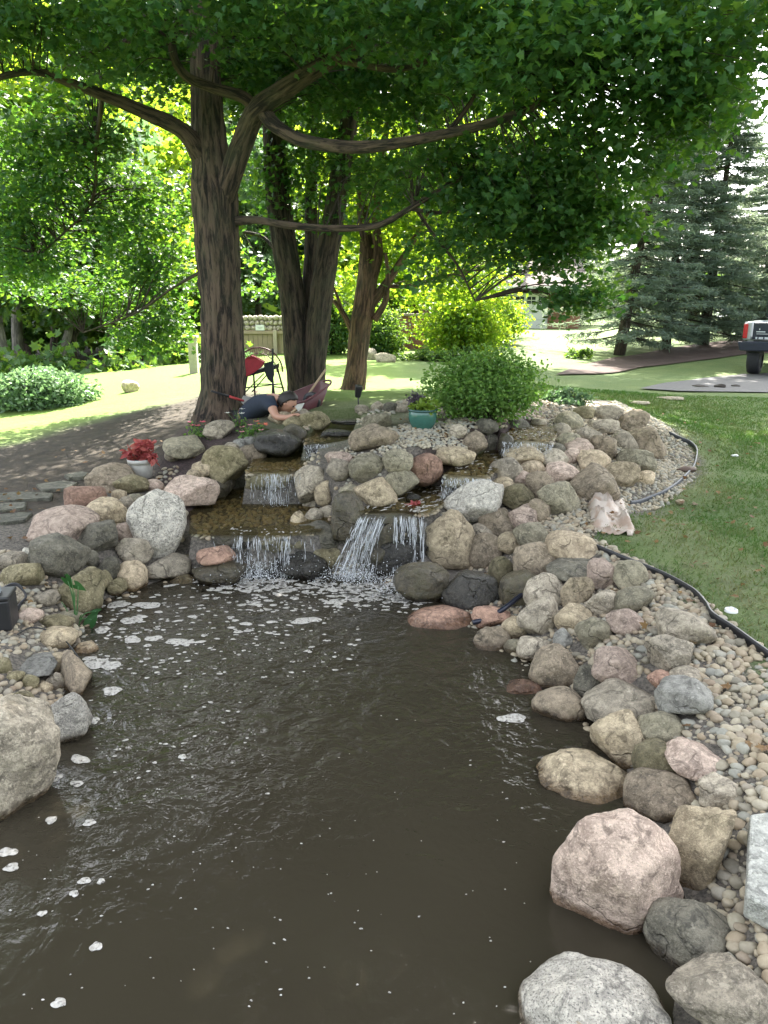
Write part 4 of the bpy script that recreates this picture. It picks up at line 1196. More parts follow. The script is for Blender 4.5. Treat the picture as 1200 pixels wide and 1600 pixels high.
def make_tree(name, loc, label, group, trunks, limbs, bark, crown, lmat, twig=True, seed=1, tw_r=.006):
    """trunks/limbs: px paths; crown: (leaf centres, size, template, tilt, cluster centres)"""
    t = empty(name, loc, label, 'tree', group)
    S_ = []
    for k, tr in enumerate(trunks):
        P, R = px_path(tr)
        link('trunk', trunk_mesh(P, R, 72 if R.max() > .2 else 24, 22, .24, seed+k, 13 if R.max() > .2 else 18), bark, t)
        S_.append(smooth_path(P, R, 6)[0])
    for k, lb in enumerate(limbs):
        P, R = px_path(lb)
        link('limb', trunk_mesh(P, R, 18, 10, .14, seed+40+k, 18, 'limb'), bark, t); S_.append(smooth_path(P, R, 6)[0])
    rng = np.random.RandomState(seed)
    if crown is not None:
        C, size, kind, tilt, CC = crown
        link('crown', leaves_mesh('crown', C, size, kind, rng, tilt), lmat, t)
        if twig and len(CC):
            A = np.concatenate(S_); Vs, Qs, nv = [], [], 0
            for c in CC:
                j = np.argmin(((A-c)**2).sum(1)+.6*np.maximum(A[:, 2]-c[2], 0)**2); a = A[j]; L = np.linalg.norm(c-a)
                if L > 3.2: a = c+(a-c)*(1.2/L); L = 1.2
                mid = (a+c)/2+np.array([rng.normal()*.06*L, rng.normal()*.06*L, .10*L])
                P, R = smooth_path([a, mid, c+np.array([rng.normal()*.1, rng.normal()*.1, -.05])], [tw_r*(1+L*.6), tw_r*.8, tw_r*.25], 4)
                V, Q, _ = tube_np(P, R, 4); Vs.append(V); Qs.append(Q+nv); nv += len(V)
            tag(link('twigs', np_mesh('twigs', np.concatenate(Vs), [np.concatenate(Qs)], True), bark, t), kind='stuff')
    return t

# ---- the big maple
rng = np.random.RandomState(11)
MB_ = [(90,40,7.8,230,70,1.0),(430,10,7.6,210,50,1.0),(660,20,7.2,230,60,1.0),(230,60,9.9,150,90,.6),(440,80,9.8,200,90,.7),(650,110,9.6,170,90,.8),(640,280,10.2,120,60,.6,.5),(70,210,9.6,150,60,.7,.8),
       (900,50,6.6,240,120,1.2,.9),(1110,60,6.4,150,95,1.0,.9),(1010,190,7.2,140,90,.9,1.1),(800,110,7.4,130,80,.7),(770,270,8.6,160,60,.7),(880,270,8.0,120,90,.9,1.1),(800,350,8.8,120,70,.7),(690,400,9.4,70,50,.6,.4),(860,405,8.8,70,30,.5,.6),(915,468,8.6,62,26,.35,1.2),(930,330,8.2,80,55,.6,1.1),(880,380,8.6,60,40,.5,.8),
       (70,280,10.4,150,70,.8,.9),(30,370,10.6,100,80,.8,.8),(220,330,11.0,90,60,.7,.7),(235,420,11.2,90,55,.6,.7),(245,505,11.4,60,50,.5,.7),(170,460,11.6,60,40,.5,.5),(80,450,11.6,60,30,.5,.35),(180,520,11.6,40,20,.4,.4)]
CC = clusters(MB_, 1500, rng)
C1 = spray(CC, 46, .17, rng)
OVER = [(None, (-.6,9.2,9.6), (6.2,4.2,3.2)), (None, (-4.5,8.6,7.4), (3.0,2.6,2.0)), (None, (4.2,8.4,7.6), (2.9,2.8,2.2)), (None, (.5,6.6,8.0), (4.2,2.4,1.8)), (None, (6.0,12.5,9.6), (4.6,5.5,2.2)), (None, (4.5,7.5,8.6), (3,2.5,1.6)), (None, (6.5,13,9.6), (4.6,6,2.0)), (None, (5,15,9.4), (3.6,4,1.4)), (None, (1,5.7,7.7), (3.2,1.7,1.2)), (None, (.4,6.2,8.4), (2.6,1.8,1.0))]  # maple top out of view; some masses added to keep sun off pond and lawn
CU = clusters(OVER, 1800, rng, .6)
C2 = spray(CU, 40, .35, rng)
TR_M = [[(343,690,9.25,122.8),(346,655,9.25,91.14),(347,620,9.25,74.4),(347,540,9.25,69.75),(344,450,9.25,68.82),(338,370,9.25,71.61),(334,300,9.25,74.4),(328,240,9.25,61.38),(323,150,9.25,50.22),(318,0,9.2,46.5),(312,-200,9.2,40.92),(306,-520,9.2,27.9),(300,-800,9.3,11.16)]]
LM_M = [[(346,320,9.2,38.64),(372,240,9.0,36.96),(392,190,8.8,35.28),(408,165,8.6,33.6),(460,130,8.4,30.24),(520,92,8.2,25.2),(570,60,8.0,18.48),(640,-20,7.6,11.76)],
        [(400,172,8.7,20.16),(380,152,8.6,18.48),(330,136,8.5,16.8),(290,118,8.4,15.12),(270,80,8.3,14.28),(275,20,8.2,13.44),(285,-80,8.1,9.24)],
        [(408,170,8.65,25.2),(432,198,8.5,22.68),(475,220,8.3,21),(545,230,8.1,20.16),(620,224,7.9,18.48),(700,208,7.7,16.8),(780,188,7.5,14.28),(850,158,7.3,11.76),(900,128,7.1,6.72)],
        [(318,250,9.2,35.28),(285,205,9.0,26.88),(225,175,8.8,22.68),(170,152,8.6,18.48),(110,130,8.4,15.12),(50,112,8.2,11.76),(-40,130,8.0,7.56)],
        [(365,346,9.2,16.8),(400,344,9.1,12.6),(450,352,9.0,11.76),(520,357,8.9,11.76),(590,352,8.8,10.92),(640,326,8.7,9.24),(700,290,8.6,7.56),(750,262,8.5,4.2)],
        [(640,326,8.7,6.72),(690,332,8.7,5.88),(740,318,8.7,5.04),(790,296,8.7,2.52)],
        [(648,324,8.75,6.72),(680,370,8.75,5.04),(715,415,8.75,4.2),(742,470,8.75,2.52)],
        [(110,92,8.6,5.04),(160,78,8.6,6.72),(205,62,8.7,9.24),(262,40,8.9,10.92),(322,60,9.2,11.76)],
        [(700,208,7.7,10.08),(735,160,7.7,7.56),(760,110,7.6,4.2)],
        [(520,92,8.2,11.76),(620,108,8.0,10.08),(700,80,7.8,6.72),(760,50,7.6,3.36)],
        [(322,420,9.3,6.72),(270,450,9.9,4.2),(210,490,10.6,3.36),(130,520,11.2,1.68)],
        [(160,150,8.6,8.4),(150,230,9.4,5.88),(140,320,10.2,4.2),(60,400,10.6,2.52)]]
make_tree('maple_tree', at_y(345,665,9.25), 'biggest maple with deeply furrowed trunk and spreading limbs, left of the person', None, TR_M, LM_M, BARK,
          (np.concatenate([C1, C2]), np.concatenate([np.full(len(C1), .072), np.full(len(C2), .17)]), 'maple', .6, CC[rng.rand(len(CC)) < .55]), LF['maple'], True, 3)

# ---- the three-stemmed tree behind it
rng = np.random.RandomState(12)
MB_ = [(440,280,11.2,46,110,.5,1.5),(530,270,11.0,60,100,.6),(480,110,11.4,160,120,1.2),(600,120,11.6,160,110,1.2),(490,230,11.3,60,100,.5),(640,250,11.6,70,90,.7,.7),(400,420,12.4,50,60,.5,.5),
       (None,(-1.0,11.6,8.6),(3.4,2.6,2.6)),(None,(-1.0,11.4,6.6),(2.4,1.6,1.2))]
CC = clusters(MB_, 620, rng)
make_tree('maple_tree', at_y(478,612,11.2), 'dark three-stemmed tree rising right behind the wheelbarrow', None,
          [[(470,640,11.2,46.96),(469,600,11.2,41.59),(463,520,11.2,44.12),(455,450,11.2,43.34),(444,380,11.2,41.8),(434,300,11.2,38.7),(426,200,11.2,34.06),(420,60,11.2,29.41),(412,-150,11.2,17.03)],
           [(492,640,11.15,41.59),(490,600,11.15,36.89),(496,520,11.1,38.7),(505,440,11.1,38.7),(516,370,11.05,37.15),(528,300,11.0,35.6),(542,210,10.95,32.51),(556,110,10.9,27.09),(576,-40,10.9,17.03)],
           [(480,560,11.4,23.22),(482,470,11.4,24.77),(486,390,11.4,23.22),(486,300,11.5,20.12),(492,200,11.6,13.93),(500,80,11.7,7.74)]],
          [[(380,362,11.6,5.418),(410,370,11.5,6.192),(432,392,11.3,6.966),(446,402,11.2,6.966)]], BARK2,
          (spray(CC, 36, .18, rng), .08, 'maple', .7, CC[::3]), LF['maple'], True, 21)

# ---- the reddish leaning tree
rng = np.random.RandomState(13)
MB_ = [(570,330,12.6,60,80,.6),(600,400,12.8,60,60,.6,.8),(700,430,13,110,60,.9),(740,420,12.4,70,36,.8,.7),(680,350,12.4,90,60,.8),(560,260,12.6,70,90,.7),(680,250,12.8,110,80,1,.7),(540,440,13,30,50,.5,.6),(None,(.2,12.8,7.6),(2.8,2.4,2.2))]
CC = clusters(MB_, 640, rng)
make_tree('maple_tree', at_y(553,612,12.3), 'reddish-trunked tree leaning right with low forked limbs, in mid lawn', None,
          [[(548,628,12.3,54.76),(552,605,12.3,39.96),(558,560,12.3,34.04),(564,510,12.3,35.52),(570,470,12.3,37),(574,430,12.3,32.56),(572,380,12.3,22.2),(566,310,12.3,17.76),(574,220,12.3,13.32),(585,100,12.4,7.4)]],
          [[(577,450,12.3,19.24),(590,400,12.25,17.76),(588,340,12.2,14.8),(594,270,12.2,12.58),(606,190,12.2,9.62),(615,110,12.2,5.92)],
           [(578,478,12.3,17.76),(602,445,12.2,14.8),(628,405,12.1,11.1),(655,360,12.0,8.88),(675,310,11.9,7.4),(692,262,11.8,4.44)],
           [(556,530,12.3,11.84),(540,497,12.3,10.36),(527,476,12.3,8.88),(514,464,12.4,5.18)],[(535,490,12.3,6.66),(528,466,12.2,5.18),(520,446,12.2,2.96)],
           [(585,500,12.25,13.32),(602,470,12.2,10.36),(606,430,12.1,8.14),(602,395,12.1,5.18)],
           [(606,448,12.2,6.66),(650,446,12.0,5.18),(700,430,11.8,3.7),(760,420,11.6,2.22)],[(620,300,12.2,5.92),(590,275,12.2,7.4),(560,285,12.2,5.92)]], BARK3,
          (spray(CC, 36, .19, rng), .08, 'maple', .7, CC[::2]), LF['bright'], True, 31)

# ---- woodland behind: separate trees left and centre
rng = np.random.RandomState(14)
WT = [ # base px, base py, Y, trunk px, lean px, crown blobs, leaf material, bark, label
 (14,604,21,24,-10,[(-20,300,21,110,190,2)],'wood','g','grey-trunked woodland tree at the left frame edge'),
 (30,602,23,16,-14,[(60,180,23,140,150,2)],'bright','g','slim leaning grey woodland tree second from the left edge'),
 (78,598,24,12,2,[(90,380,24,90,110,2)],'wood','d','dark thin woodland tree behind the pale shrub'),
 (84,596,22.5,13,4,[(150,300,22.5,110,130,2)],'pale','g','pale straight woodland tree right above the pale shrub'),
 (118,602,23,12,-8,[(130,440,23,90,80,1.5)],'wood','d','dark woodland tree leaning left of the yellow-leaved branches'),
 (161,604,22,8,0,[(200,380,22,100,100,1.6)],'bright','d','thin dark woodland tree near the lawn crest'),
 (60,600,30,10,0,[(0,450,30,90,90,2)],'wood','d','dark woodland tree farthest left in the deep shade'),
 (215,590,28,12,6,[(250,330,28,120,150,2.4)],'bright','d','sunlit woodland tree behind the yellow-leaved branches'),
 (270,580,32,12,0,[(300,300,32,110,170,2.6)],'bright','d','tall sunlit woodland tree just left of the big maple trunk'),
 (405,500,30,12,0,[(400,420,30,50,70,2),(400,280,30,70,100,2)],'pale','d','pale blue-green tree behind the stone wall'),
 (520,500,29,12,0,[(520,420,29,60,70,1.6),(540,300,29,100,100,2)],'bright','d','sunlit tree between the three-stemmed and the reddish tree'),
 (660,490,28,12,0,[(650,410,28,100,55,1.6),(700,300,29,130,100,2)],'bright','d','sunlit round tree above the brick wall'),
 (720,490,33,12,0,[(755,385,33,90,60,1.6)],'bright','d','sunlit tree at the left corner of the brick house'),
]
def mini_tree(name, b, label, group, per=44, nc=None, size=.24):
    bx, by, Y, tw, lean, blobs, lm, bk, _ = b
    base = at_y(bx, by, Y); base[2] = gz(base[0], base[1])-.1
    top = at_y(blobs[0][0], blobs[0][1], Y); m = mpp(base)
    t = empty(name, base, label, 'tree', group)
    P, R = smooth_path([base, base+(top-base)*.4+np.array([lean*m, 0, 0]), top+np.array([0, 0, .5])], [tw*.6*m, tw*.45*m, tw*.15*m], 8)
    link('trunk', trunk_mesh(P, R, 12, 1, .08, bx, 9), BARKG if bk == 'g' else BARK2, t)
    area = sum(q[3]*q[4] for q in blobs)*m*m*3.14
    CCm = clusters(blobs, max(30, int(area*4.6)), rng, .45)
    link('crown', leaves_mesh('crown', spray(CCm, per, .34, rng, .5), size, 'star', rng, .7), LF[lm], t)
    Vs, Qs, nv = [], [], 0
    for c in CCm[::4]:
        j = rng.randint(len(P)//2, len(P)); a = P[j]
        V, Q, _ = tube_np(np.array([a, (a+c)/2+np.array([0, 0, .15]), c]), np.array([.03, .02, .008]), 4); Vs.append(V); Qs.append(Q+nv); nv += len(V)
    if Vs: tag(link('twigs', np_mesh('twigs', np.concatenate(Vs), [np.concatenate(Qs)], True), BARK2, t), kind='stuff')
    return t
WT.append((742,545,25,14,0,[(770,70,23,170,95,2.6,2)],'bright','d','tall tree added behind the sunlit shrub to shade the lawn, crown lost in the canopy'))  # invented tree, its crown set to throw shade on the middle lawn
WT.append((1085,520,31,16,0,[(1090,-70,24,250,110,4.0,2)],'wood','d','tall leafy tree added behind the spruces to shade the lawn, crown above the picture'))  # invented tree, crown out of view, placed to shade the right-hand lawn
for b in WT: mini_tree('woodland_tree', b, b[8], 'trees of the wood behind the lawn')
# the deep wood as one mass: foliage from the ground up, plus added unseen banks behind the camera
WB = [(None,(-24,38,4),(9,5,4.5)),(None,(-13,42,4.5),(9,4,5)),(None,(-4,46,5),(8,4,5.5)),(None,(5,50,4.5),(8,4,5)),(None,(-18,33,1.6),(7,3,1.8)),(None,(-9,34,1.4),(6,3,1.6)),(None,(-30,30,3),(6,6,4)),(None,(12,62,3.5),(8,4,4)),(None,(-8,40,9),(9,4,4)),
      (None,(24,70,2.6),(12,4,2.6)),(None,(44,72,2.6),(14,4,3.0)),(None,(-20,44,9),(9,4,4)),(None,(2,48,9.5),(7,4,3.5)),(None,(-14,40,13),(11,3,4)),(None,(-2,44,14),(9,3,4)),(None,(8,52,9),(6,3,4)),(None,(-12,-10,2.5),(7,2,2.6)),(None,(2,-12,2.5),(9,2,2.8)),(None,(14,-9,2.5),(7,2,2.6))]  # last three stand unseen behind the camera, added to block low sky light
CCw = clusters(WB, 5200, rng, .5)
tag(link('woods', leaves_mesh('woods', spray(CCw, 30, .5, rng, .6), .42, 'star', rng, .8), LF['wood']), kind='stuff')

UG = [(None,(-7.5,18.6,.2),(2.2,.8,.9)),(None,(-11,19.5,-.2),(2.6,1,1.4)),(None,(-14.5,20.5,-.2),(2.6,1,1.5)),(None,(-5.0,20.5,.7),(1.4,.8,.7)),(None,(-17,18,.0),(2,1.5,1.6))]
CCw = clusters(UG, 420, rng, .5)
tag(link('undergrowth', leaves_mesh('undergrowth', spray(CCw, 32, .28, rng, .6), .2, 'star', rng, .8), LF['wood']), kind='stuff')
# ---- spruces on the right
def spruce(bx, by, Y, tw, hgt, spread, lean, label, seed, low=1.0, dens=1.0):
    rng = np.random.RandomState(seed)
    base = at_y(bx, by, Y); base[2] = gz(base[0], base[1])-.05; m = mpp(base)
    t = empty('spruce_tree', base, label, 'tree', 'spruces in the mulch bed')
    top = base+np.array([lean, 0, hgt])
    P, R = smooth_path([base, base+np.array([lean*.3, 0, hgt*.35]), top], [tw*m*.55, tw*m*.4, .02], 10)
    link('trunk', trunk_mesh(P, R, 12, 1, .08, seed, 14), BARK2, t)
    Vs, Qs, nv, C, D = [], [], 0, [], []
    z = low
    while z < hgt*.985:
        f = z/hgt; c = base+(np.array([lean*f, 0, hgt*f])); L = spread*(1-f)**.72*(.65 if f < .14 else 1)
        for k in range(rng.randint(6, 9)):
            a = rng.uniform(0, 6.28); l = L*rng.uniform(.6, 1.1)+.12; d = np.array([math.cos(a), math.sin(a), 0])
            pts = np.array([c, c+d*l*.5+np.array([0, 0, -.10*l]), c+d*l+np.array([0, 0, -.14*l+.02])])
            P2, R2 = smooth_path(pts, [.016*(1.3-f)+.004, .011, .003], 4)
            V, Q, _ = tube_np(P2, R2, 4); Vs.append(V); Qs.append(Q+nv); nv += len(V)
            nn = int((38*l+8)*dens*(.6 if f < .25 else 1)); u = rng.uniform(.15 if f > .25 else .35, 1, nn)**.8
            idx = u*(len(P2)-1); i0 = np.minimum(idx.astype(int), len(P2)-2); w = (idx-i0)[:, None]
            q = P2[i0]*(1-w)+P2[i0+1]*w
            side = np.cross(d, (0, 0, 1)); sw = rng.normal(size=nn)*.17*l**.5*(1.15-u)
            C.append(q+side*sw[:, None]+np.stack([rng.normal(size=nn)*.03, rng.normal(size=nn)*.03, -np.abs(rng.normal(size=nn))*.05], 1))
        z += rng.uniform(.16, .26)
    tag(link('branches', np_mesh('branches', np.concatenate(Vs), [np.concatenate(Qs)], True), BARK2, t), kind='stuff')
    C = np.concatenate(C); n = len(C)
    # needle sprays: three thin blades per point
    CN = np.repeat(C, 3, 0)
    V0 = np.array([(-.5,0,0),(.5,0,0),(.3,1,0),(-.3,1,0)]); nn = len(CN)
    dirs = rng.normal(size=(nn, 3))*np.array([1, 1, .45])+np.array([0, 0, -.25]); dirs /= np.linalg.norm(dirs, axis=1)[:, None]
    wv = np.cross(dirs, rng.normal(size=(nn, 3))); wv /= np.linalg.norm(wv, axis=1)[:, None]
    ln = rng.uniform(.09, .2, nn)[:, None]; wd = rng.uniform(.016, .032, nn)[:, None]
    V = np.stack([CN-wv*wd/2, CN+wv*wd/2, CN+dirs*ln+wv*wd*.3, CN+dirs*ln-wv*wd*.3], 1).reshape(-1, 3)
    Q = (np.arange(nn)*4)[:, None]+np.arange(4)[None]
    link('crown', np_mesh('crown', V, [Q], False, [('rnd', 'FLOAT', 'FACE', rng.rand(nn))]), LF['spruce'], t)
spruce(967,556,25,17,7.2,3.1,.95,'spruce with bare lower branches leaning right, leftmost of the row',51,.7,.8)
spruce(1040,545,26.5,14,8.3,3.0,.15,'tall blue-green spruce second from the left of the row',52,.6,1.2)
spruce(1098,538,27,16,8.9,3.1,.3,'tallest blue-green spruce in the middle of the row',53,.6,1.25)
spruce(1186,520,30,12,7.8,3.0,.1,'blue-green spruce behind the parked truck',54,.9,1.1)
spruce(1235,530,27,14,8.0,2.6,0,'spruce at the right frame edge',55,.9,1.1)
spruce(905,512,44,9,6.0,2.4,0,'distant spruce beside the white garage door',56,.6,.7)
spruce(1010,505,46,9,6.4,2.4,0,'distant spruce seen through the front row',57,.6,.7)

# ---- shrubs and plants
def shrub(name, loc, rad, n, size, mat, label, cat='shrub', group=None, kind='oval', stems=14, seed=1, zc=.55, tilt=.8, nc=None, cl=None, flat=.6):
    rng = np.random.RandomState(seed); loc = np.array(loc, float)
    t = empty(name, loc, label, cat, group)
    nc = nc or max(6, n//28); d = rng.normal(size=(nc, 3)); d /= np.linalg.norm(d, axis=1)[:, None]
    CCs = loc+np.array([0, 0, rad[2]*zc])+d*(rng.rand(nc)**.45)[:, None]*np.array(rad)
    g = terrain(CCs[:, 0], CCs[:, 1]); CCs[:, 2] = np.maximum(CCs[:, 2], g+.04)
    C = spray(CCs, max(1, n//nc), cl or min(rad)*.22, rng, flat); C[:, 2] = np.maximum(C[:, 2], terrain(C[:, 0], C[:, 1])+.015)
    link('foliage', leaves_mesh('foliage', C, size, kind, rng, tilt), LF[mat], t)
    if stems:
        mb = MB()
        for c in CCs[:stems*3]:
            b = loc+rng.normal(size=3)*np.array([.12*rad[0], .12*rad[1], 0])
            P, R = smooth_path([b, (b+c)/2+np.array([0, 0, .1*rad[2]]), c], [.012*rad[2]+.004, .008*rad[2]+.002, .002], 3); mb.tube(P, R, 5)
        link('stems', mb.mesh('stems'), BARK2, t); t.children
    return t
b0 = at_z(760,668,.93)
b0 = np.array([b0[0], b0[1]+.25, gz(b0[0], b0[1]+.25)])
shrub('leafy_bush', b0, (.56,.44,.37), 9500, .05, 'bush', 'dense bright green leafy bush behind the upper right falls', seed=61, zc=.95, stems=24, nc=240, cl=.095)
b1 = at_z(700,645,.93); shrub('low_plant', (b1[0], b1[1]+.05, gz(b1[0], b1[1]+.05)), (.13,.12,.12), 260, .075, 'bush', 'low broad-leaved plant at the foot of the leafy bush', 'plant', seed=62, stems=4)
b1 = at_z(815,628,.93); shrub('low_plant', (b1[0]-.1, b1[1], gz(b1[0]-.1, b1[1])), (.3,.25,.10), 700, .06, 'bush', 'spreading plant trailing right of the leafy bush', 'plant', seed=63, stems=6)
b1 = at_z(885,636,.85); shrub('low_plant', (b1[0], b1[1], gz(*b1[:2])), (.34,.2,.12), 900, .07, 'pale', 'pale low ground plant on the mound top behind the boulders', 'plant', seed=64, stems=6)
b1 = at_z(40,648,.47); shrub('pale_shrub', (b1[0], b1[1]+.6, gz(b1[0], b1[1]+.6)), (.82,.6,.36), 9000, .09, 'pale', 'pale green flowering shrub at the left edge of the sunny lawn', seed=65, zc=.6)
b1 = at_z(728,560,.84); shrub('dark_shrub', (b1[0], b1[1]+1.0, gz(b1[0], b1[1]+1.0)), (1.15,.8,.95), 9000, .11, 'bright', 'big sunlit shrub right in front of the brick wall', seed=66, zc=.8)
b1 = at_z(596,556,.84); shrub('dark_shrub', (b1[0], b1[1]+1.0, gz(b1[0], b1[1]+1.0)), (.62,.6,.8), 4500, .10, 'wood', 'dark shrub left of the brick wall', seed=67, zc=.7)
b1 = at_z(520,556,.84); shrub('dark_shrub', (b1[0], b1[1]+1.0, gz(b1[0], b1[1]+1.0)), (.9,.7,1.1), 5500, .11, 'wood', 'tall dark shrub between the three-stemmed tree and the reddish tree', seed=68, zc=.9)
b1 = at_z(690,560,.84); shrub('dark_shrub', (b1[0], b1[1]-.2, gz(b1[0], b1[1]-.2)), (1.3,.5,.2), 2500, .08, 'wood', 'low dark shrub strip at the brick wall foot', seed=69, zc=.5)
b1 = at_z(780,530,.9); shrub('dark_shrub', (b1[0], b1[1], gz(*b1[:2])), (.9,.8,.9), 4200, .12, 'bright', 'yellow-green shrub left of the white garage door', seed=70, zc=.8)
b1 = at_z(900,560,.55); shrub('low_plant', (b1[0], b1[1], gz(*b1[:2])), (.5,.4,.18), 700, .09, 'wood', 'dark low plant at the left tip of the spruce bed', 'plant', seed=71, stems=5)
b1 = at_z(275,596,.8); shrub('dark_shrub', (b1[0]+.4, b1[1]+3.0, gz(b1[0]+.4, b1[1]+3)), (.6,.5,.25), 1200, .08, 'pale', 'small pale shrub beside the tan post', seed=72)

# ---- grass blades on the right lawn
rng = np.random.RandomState(15)
n = 230000
GXY = np.stack([rng.uniform(1.0, 8.5, n), 3.0+rng.rand(n)**1.5*11.5], 1)
inl = np.ones(n, bool)
for p in GRAVEL[:2]: inl &= sdist(GXY[:, 0], GXY[:, 1], p) > .0
for p in MULCH: inl &= sdist(GXY[:, 0], GXY[:, 1], p) > .05
inl &= sdist(GXY[:, 0], GXY[:, 1], DRIVE) > .05
inl &= GXY[:, 0] > GXY[:, 1]*.12
GXY = GXY[inl]
bare_polys = [pix_poly([(1040,800),(1130,860),(1180,900),(1200,960),(1120,900),(1020,870),(960,830)], .38), pix_poly([(1100,900),(1180,880),(1230,960),(1200,1010)], .37), pix_poly([(1040,688),(1090,700),(1105,730),(1100,770),(1060,800),(1000,830),(1005,790),(1070,760)], .41)]
keep = noise2(GXY[:, 0], GXY[:, 1], 1.6, 40)+rng.normal(size=len(GXY))*.5 > -.35
bd = np.min([sdist(GXY[:, 0], GXY[:, 1], p) for p in bare_polys], 0)
keep = (keep & (bd > .1)) | (rng.rand(len(GXY)) < .45)
bd = bd[keep]
GXY = GXY[keep]; n = len(GXY); gzv = terrain(GXY[:, 0], GXY[:, 1])
a = rng.uniform(0, 6.28, n); hgt = rng.uniform(.012, .038, n)*(1+.4*noise2(GXY[:, 0], GXY[:, 1], .9, 41)); w = .0035+GXY[:, 1]*.0004
B = np.stack([GXY[:, 0], GXY[:, 1], gzv], 1); d = np.stack([np.cos(a), np.sin(a), 0*a], 1)
tip = B+np.stack([rng.normal(size=n)*.018, rng.normal(size=n)*.018, hgt], 1)
V = np.stack([B-d*w[:, None], B+d*w[:, None], tip], 1).reshape(-1, 3)
GR = leaf_mat('grass_blade', (.05, .12, .02), (.17, .165, .075), (.09, .22, .02), (.22, .22, .08), .3, .6)
tag(link('grass', np_mesh('grass', V, [np.arange(3*n).reshape(-1, 3)], False, [('rnd', 'FLOAT', 'FACE', np.clip(.22+.4*noise2(GXY[:, 0], GXY[:, 1], 1.2, 44)+rng.normal(size=n)*.2+.5*(1-np.clip((bd+.1)/.4, 0, 1)), 0, 1))]), GR), kind='stuff')

# ---- fallen leaves on the banks and the lawn
rng = np.random.RandomState(16)
Q = []
for (lo, hi, k) in (((.7,1.6),(3.4,7.8),260), ((-3.6,4.2),(-1.6,8.6),150), ((1.5,3.2),(7.5,12),170), ((-.6,6.2),(1.4,8.4),70)):
    Q.append(rng.uniform(lo, hi, (k, 2)))
Q = np.concatenate(Q); Q = Q[sdist(Q[:, 0], Q[:, 1], POND) > .08]
for (rx, ry, ra, rb, rz, rc) in RK: Q = Q[((Q[:, 0]-rx)/ra)**2+((Q[:, 1]-ry)/rb)**2 > 1]
lit = leaf_mat('dry_leaf', (.12,.06,.03), (.24,.15,.06), (.2,.1,.04), (.3,.2,.08), .2, .7)
tag(link('leaf_litter', leaves_mesh('leaf_litter', np.stack([Q[:, 0], Q[:, 1], terrain(Q[:, 0], Q[:, 1])+.032], 1), .045, 'maple', rng, .35), lit), kind='stuff')
# ------------------------------------------------------------------ man-made things
BLK = plain('black_plastic', (.018,.018,.02), .45); WHT = plain('white_paint', (.7,.7,.68), .4, 0, .05)
RUST = plain('maroon_paint', (.10,.028,.035), .5, 0, .3, 12); STEEL = plain('dark_steel', (.03,.03,.032), .5, .5)
REDC = plain('red_cloth', (.30,.03,.04), .85); WOODH = plain('wood_handle', (.33,.24,.15), .7); PALE = plain('pale_metal', (.42,.41,.38), .5, .2)
REDP = plain('red_paint', (.32,.03,.03), .5)

# green glazed pot
g0 = at_z(660,668,.95); g0[2] = gz(*g0[:2])-.01
m = mpp(g0); R0 = 22.5*m
t = empty('flower_pot', g0, 'round glossy turquoise green glazed pot standing on dark mulch', 'pot')
GLZ = plain('green_glaze', (.045,.13,.105), .12, 0, .35, 14)
mb = MB(); h = .205
mb.lathe(g0, [(0,0),(R0*.66,0),(R0*.70,.01),(R0*.9,h*.28),(R0*.99,h*.55),(R0*.97,h*.8),(R0*.93,h*.88)], 40); mb.build('pot_body', GLZ, t)
mb = MB(); mb.lathe(g0, [(R0*.93,h*.87),(R0*1.02,h*.9),(R0*1.03,h*.97),(R0*.97,h),(R0*.88,h*.96),(R0*.84,h*.8)], 40); mb.build('rim', plain('dark_glaze', (.025,.075,.07), .15), t)
SOIL = plain('potting_soil', (.03,.02,.015), .95, 0, .5, 60, .5)
mb = MB(); mb.lathe(g0, [(0,h*.86),(R0*.86,h*.85)], 40); mb.build('soil', SOIL, t)
shrub('pot_plant', g0+np.array([.03,0,h*.85]), (.14,.11,.10), 260, .06, 'lime', 'lime green leafy plant growing in the turquoise pot', 'plant', seed=81, stems=4)
shrub('pot_plant', g0+np.array([-.07,.05,h*.95]), (.12,.09,.10), 420, .035, 'purple', 'dusky purple flowering plant at the back of the turquoise pot', 'plant', seed=82, stems=4, zc=.9)

# white pot with red coleus
g1 = at_z(222,748,.50); g1[2] = gz(*g1[:2])+.02
t = empty('flower_pot', g1, 'small worn white pot on the left bank', 'pot'); m = mpp(g1); R1 = 19*m
WP = plain('worn_white_pot', (.42,.41,.38), .6, 0, .35, 18)
mb = MB(); mb.lathe(g1, [(0,0),(R1*.8,0),(R1*.95,.13),(R1*.98,.15),(R1*1.04,.15),(R1*1.06,.19),(R1*.98,.19),(R1*.95,.16)], 32); mb.build('pot_body', WP, t)
mb = MB(); mb.lathe(g1, [(0,.165),(R1*.97,.165)], 32); mb.build('soil', SOIL, t)
shrub('coleus', g1+np.array([0,0,.16]), (.15,.12,.13), 240, .085, 'red', 'pinkish red coleus filling the small white pot', 'plant', seed=83, stems=5, zc=.7)

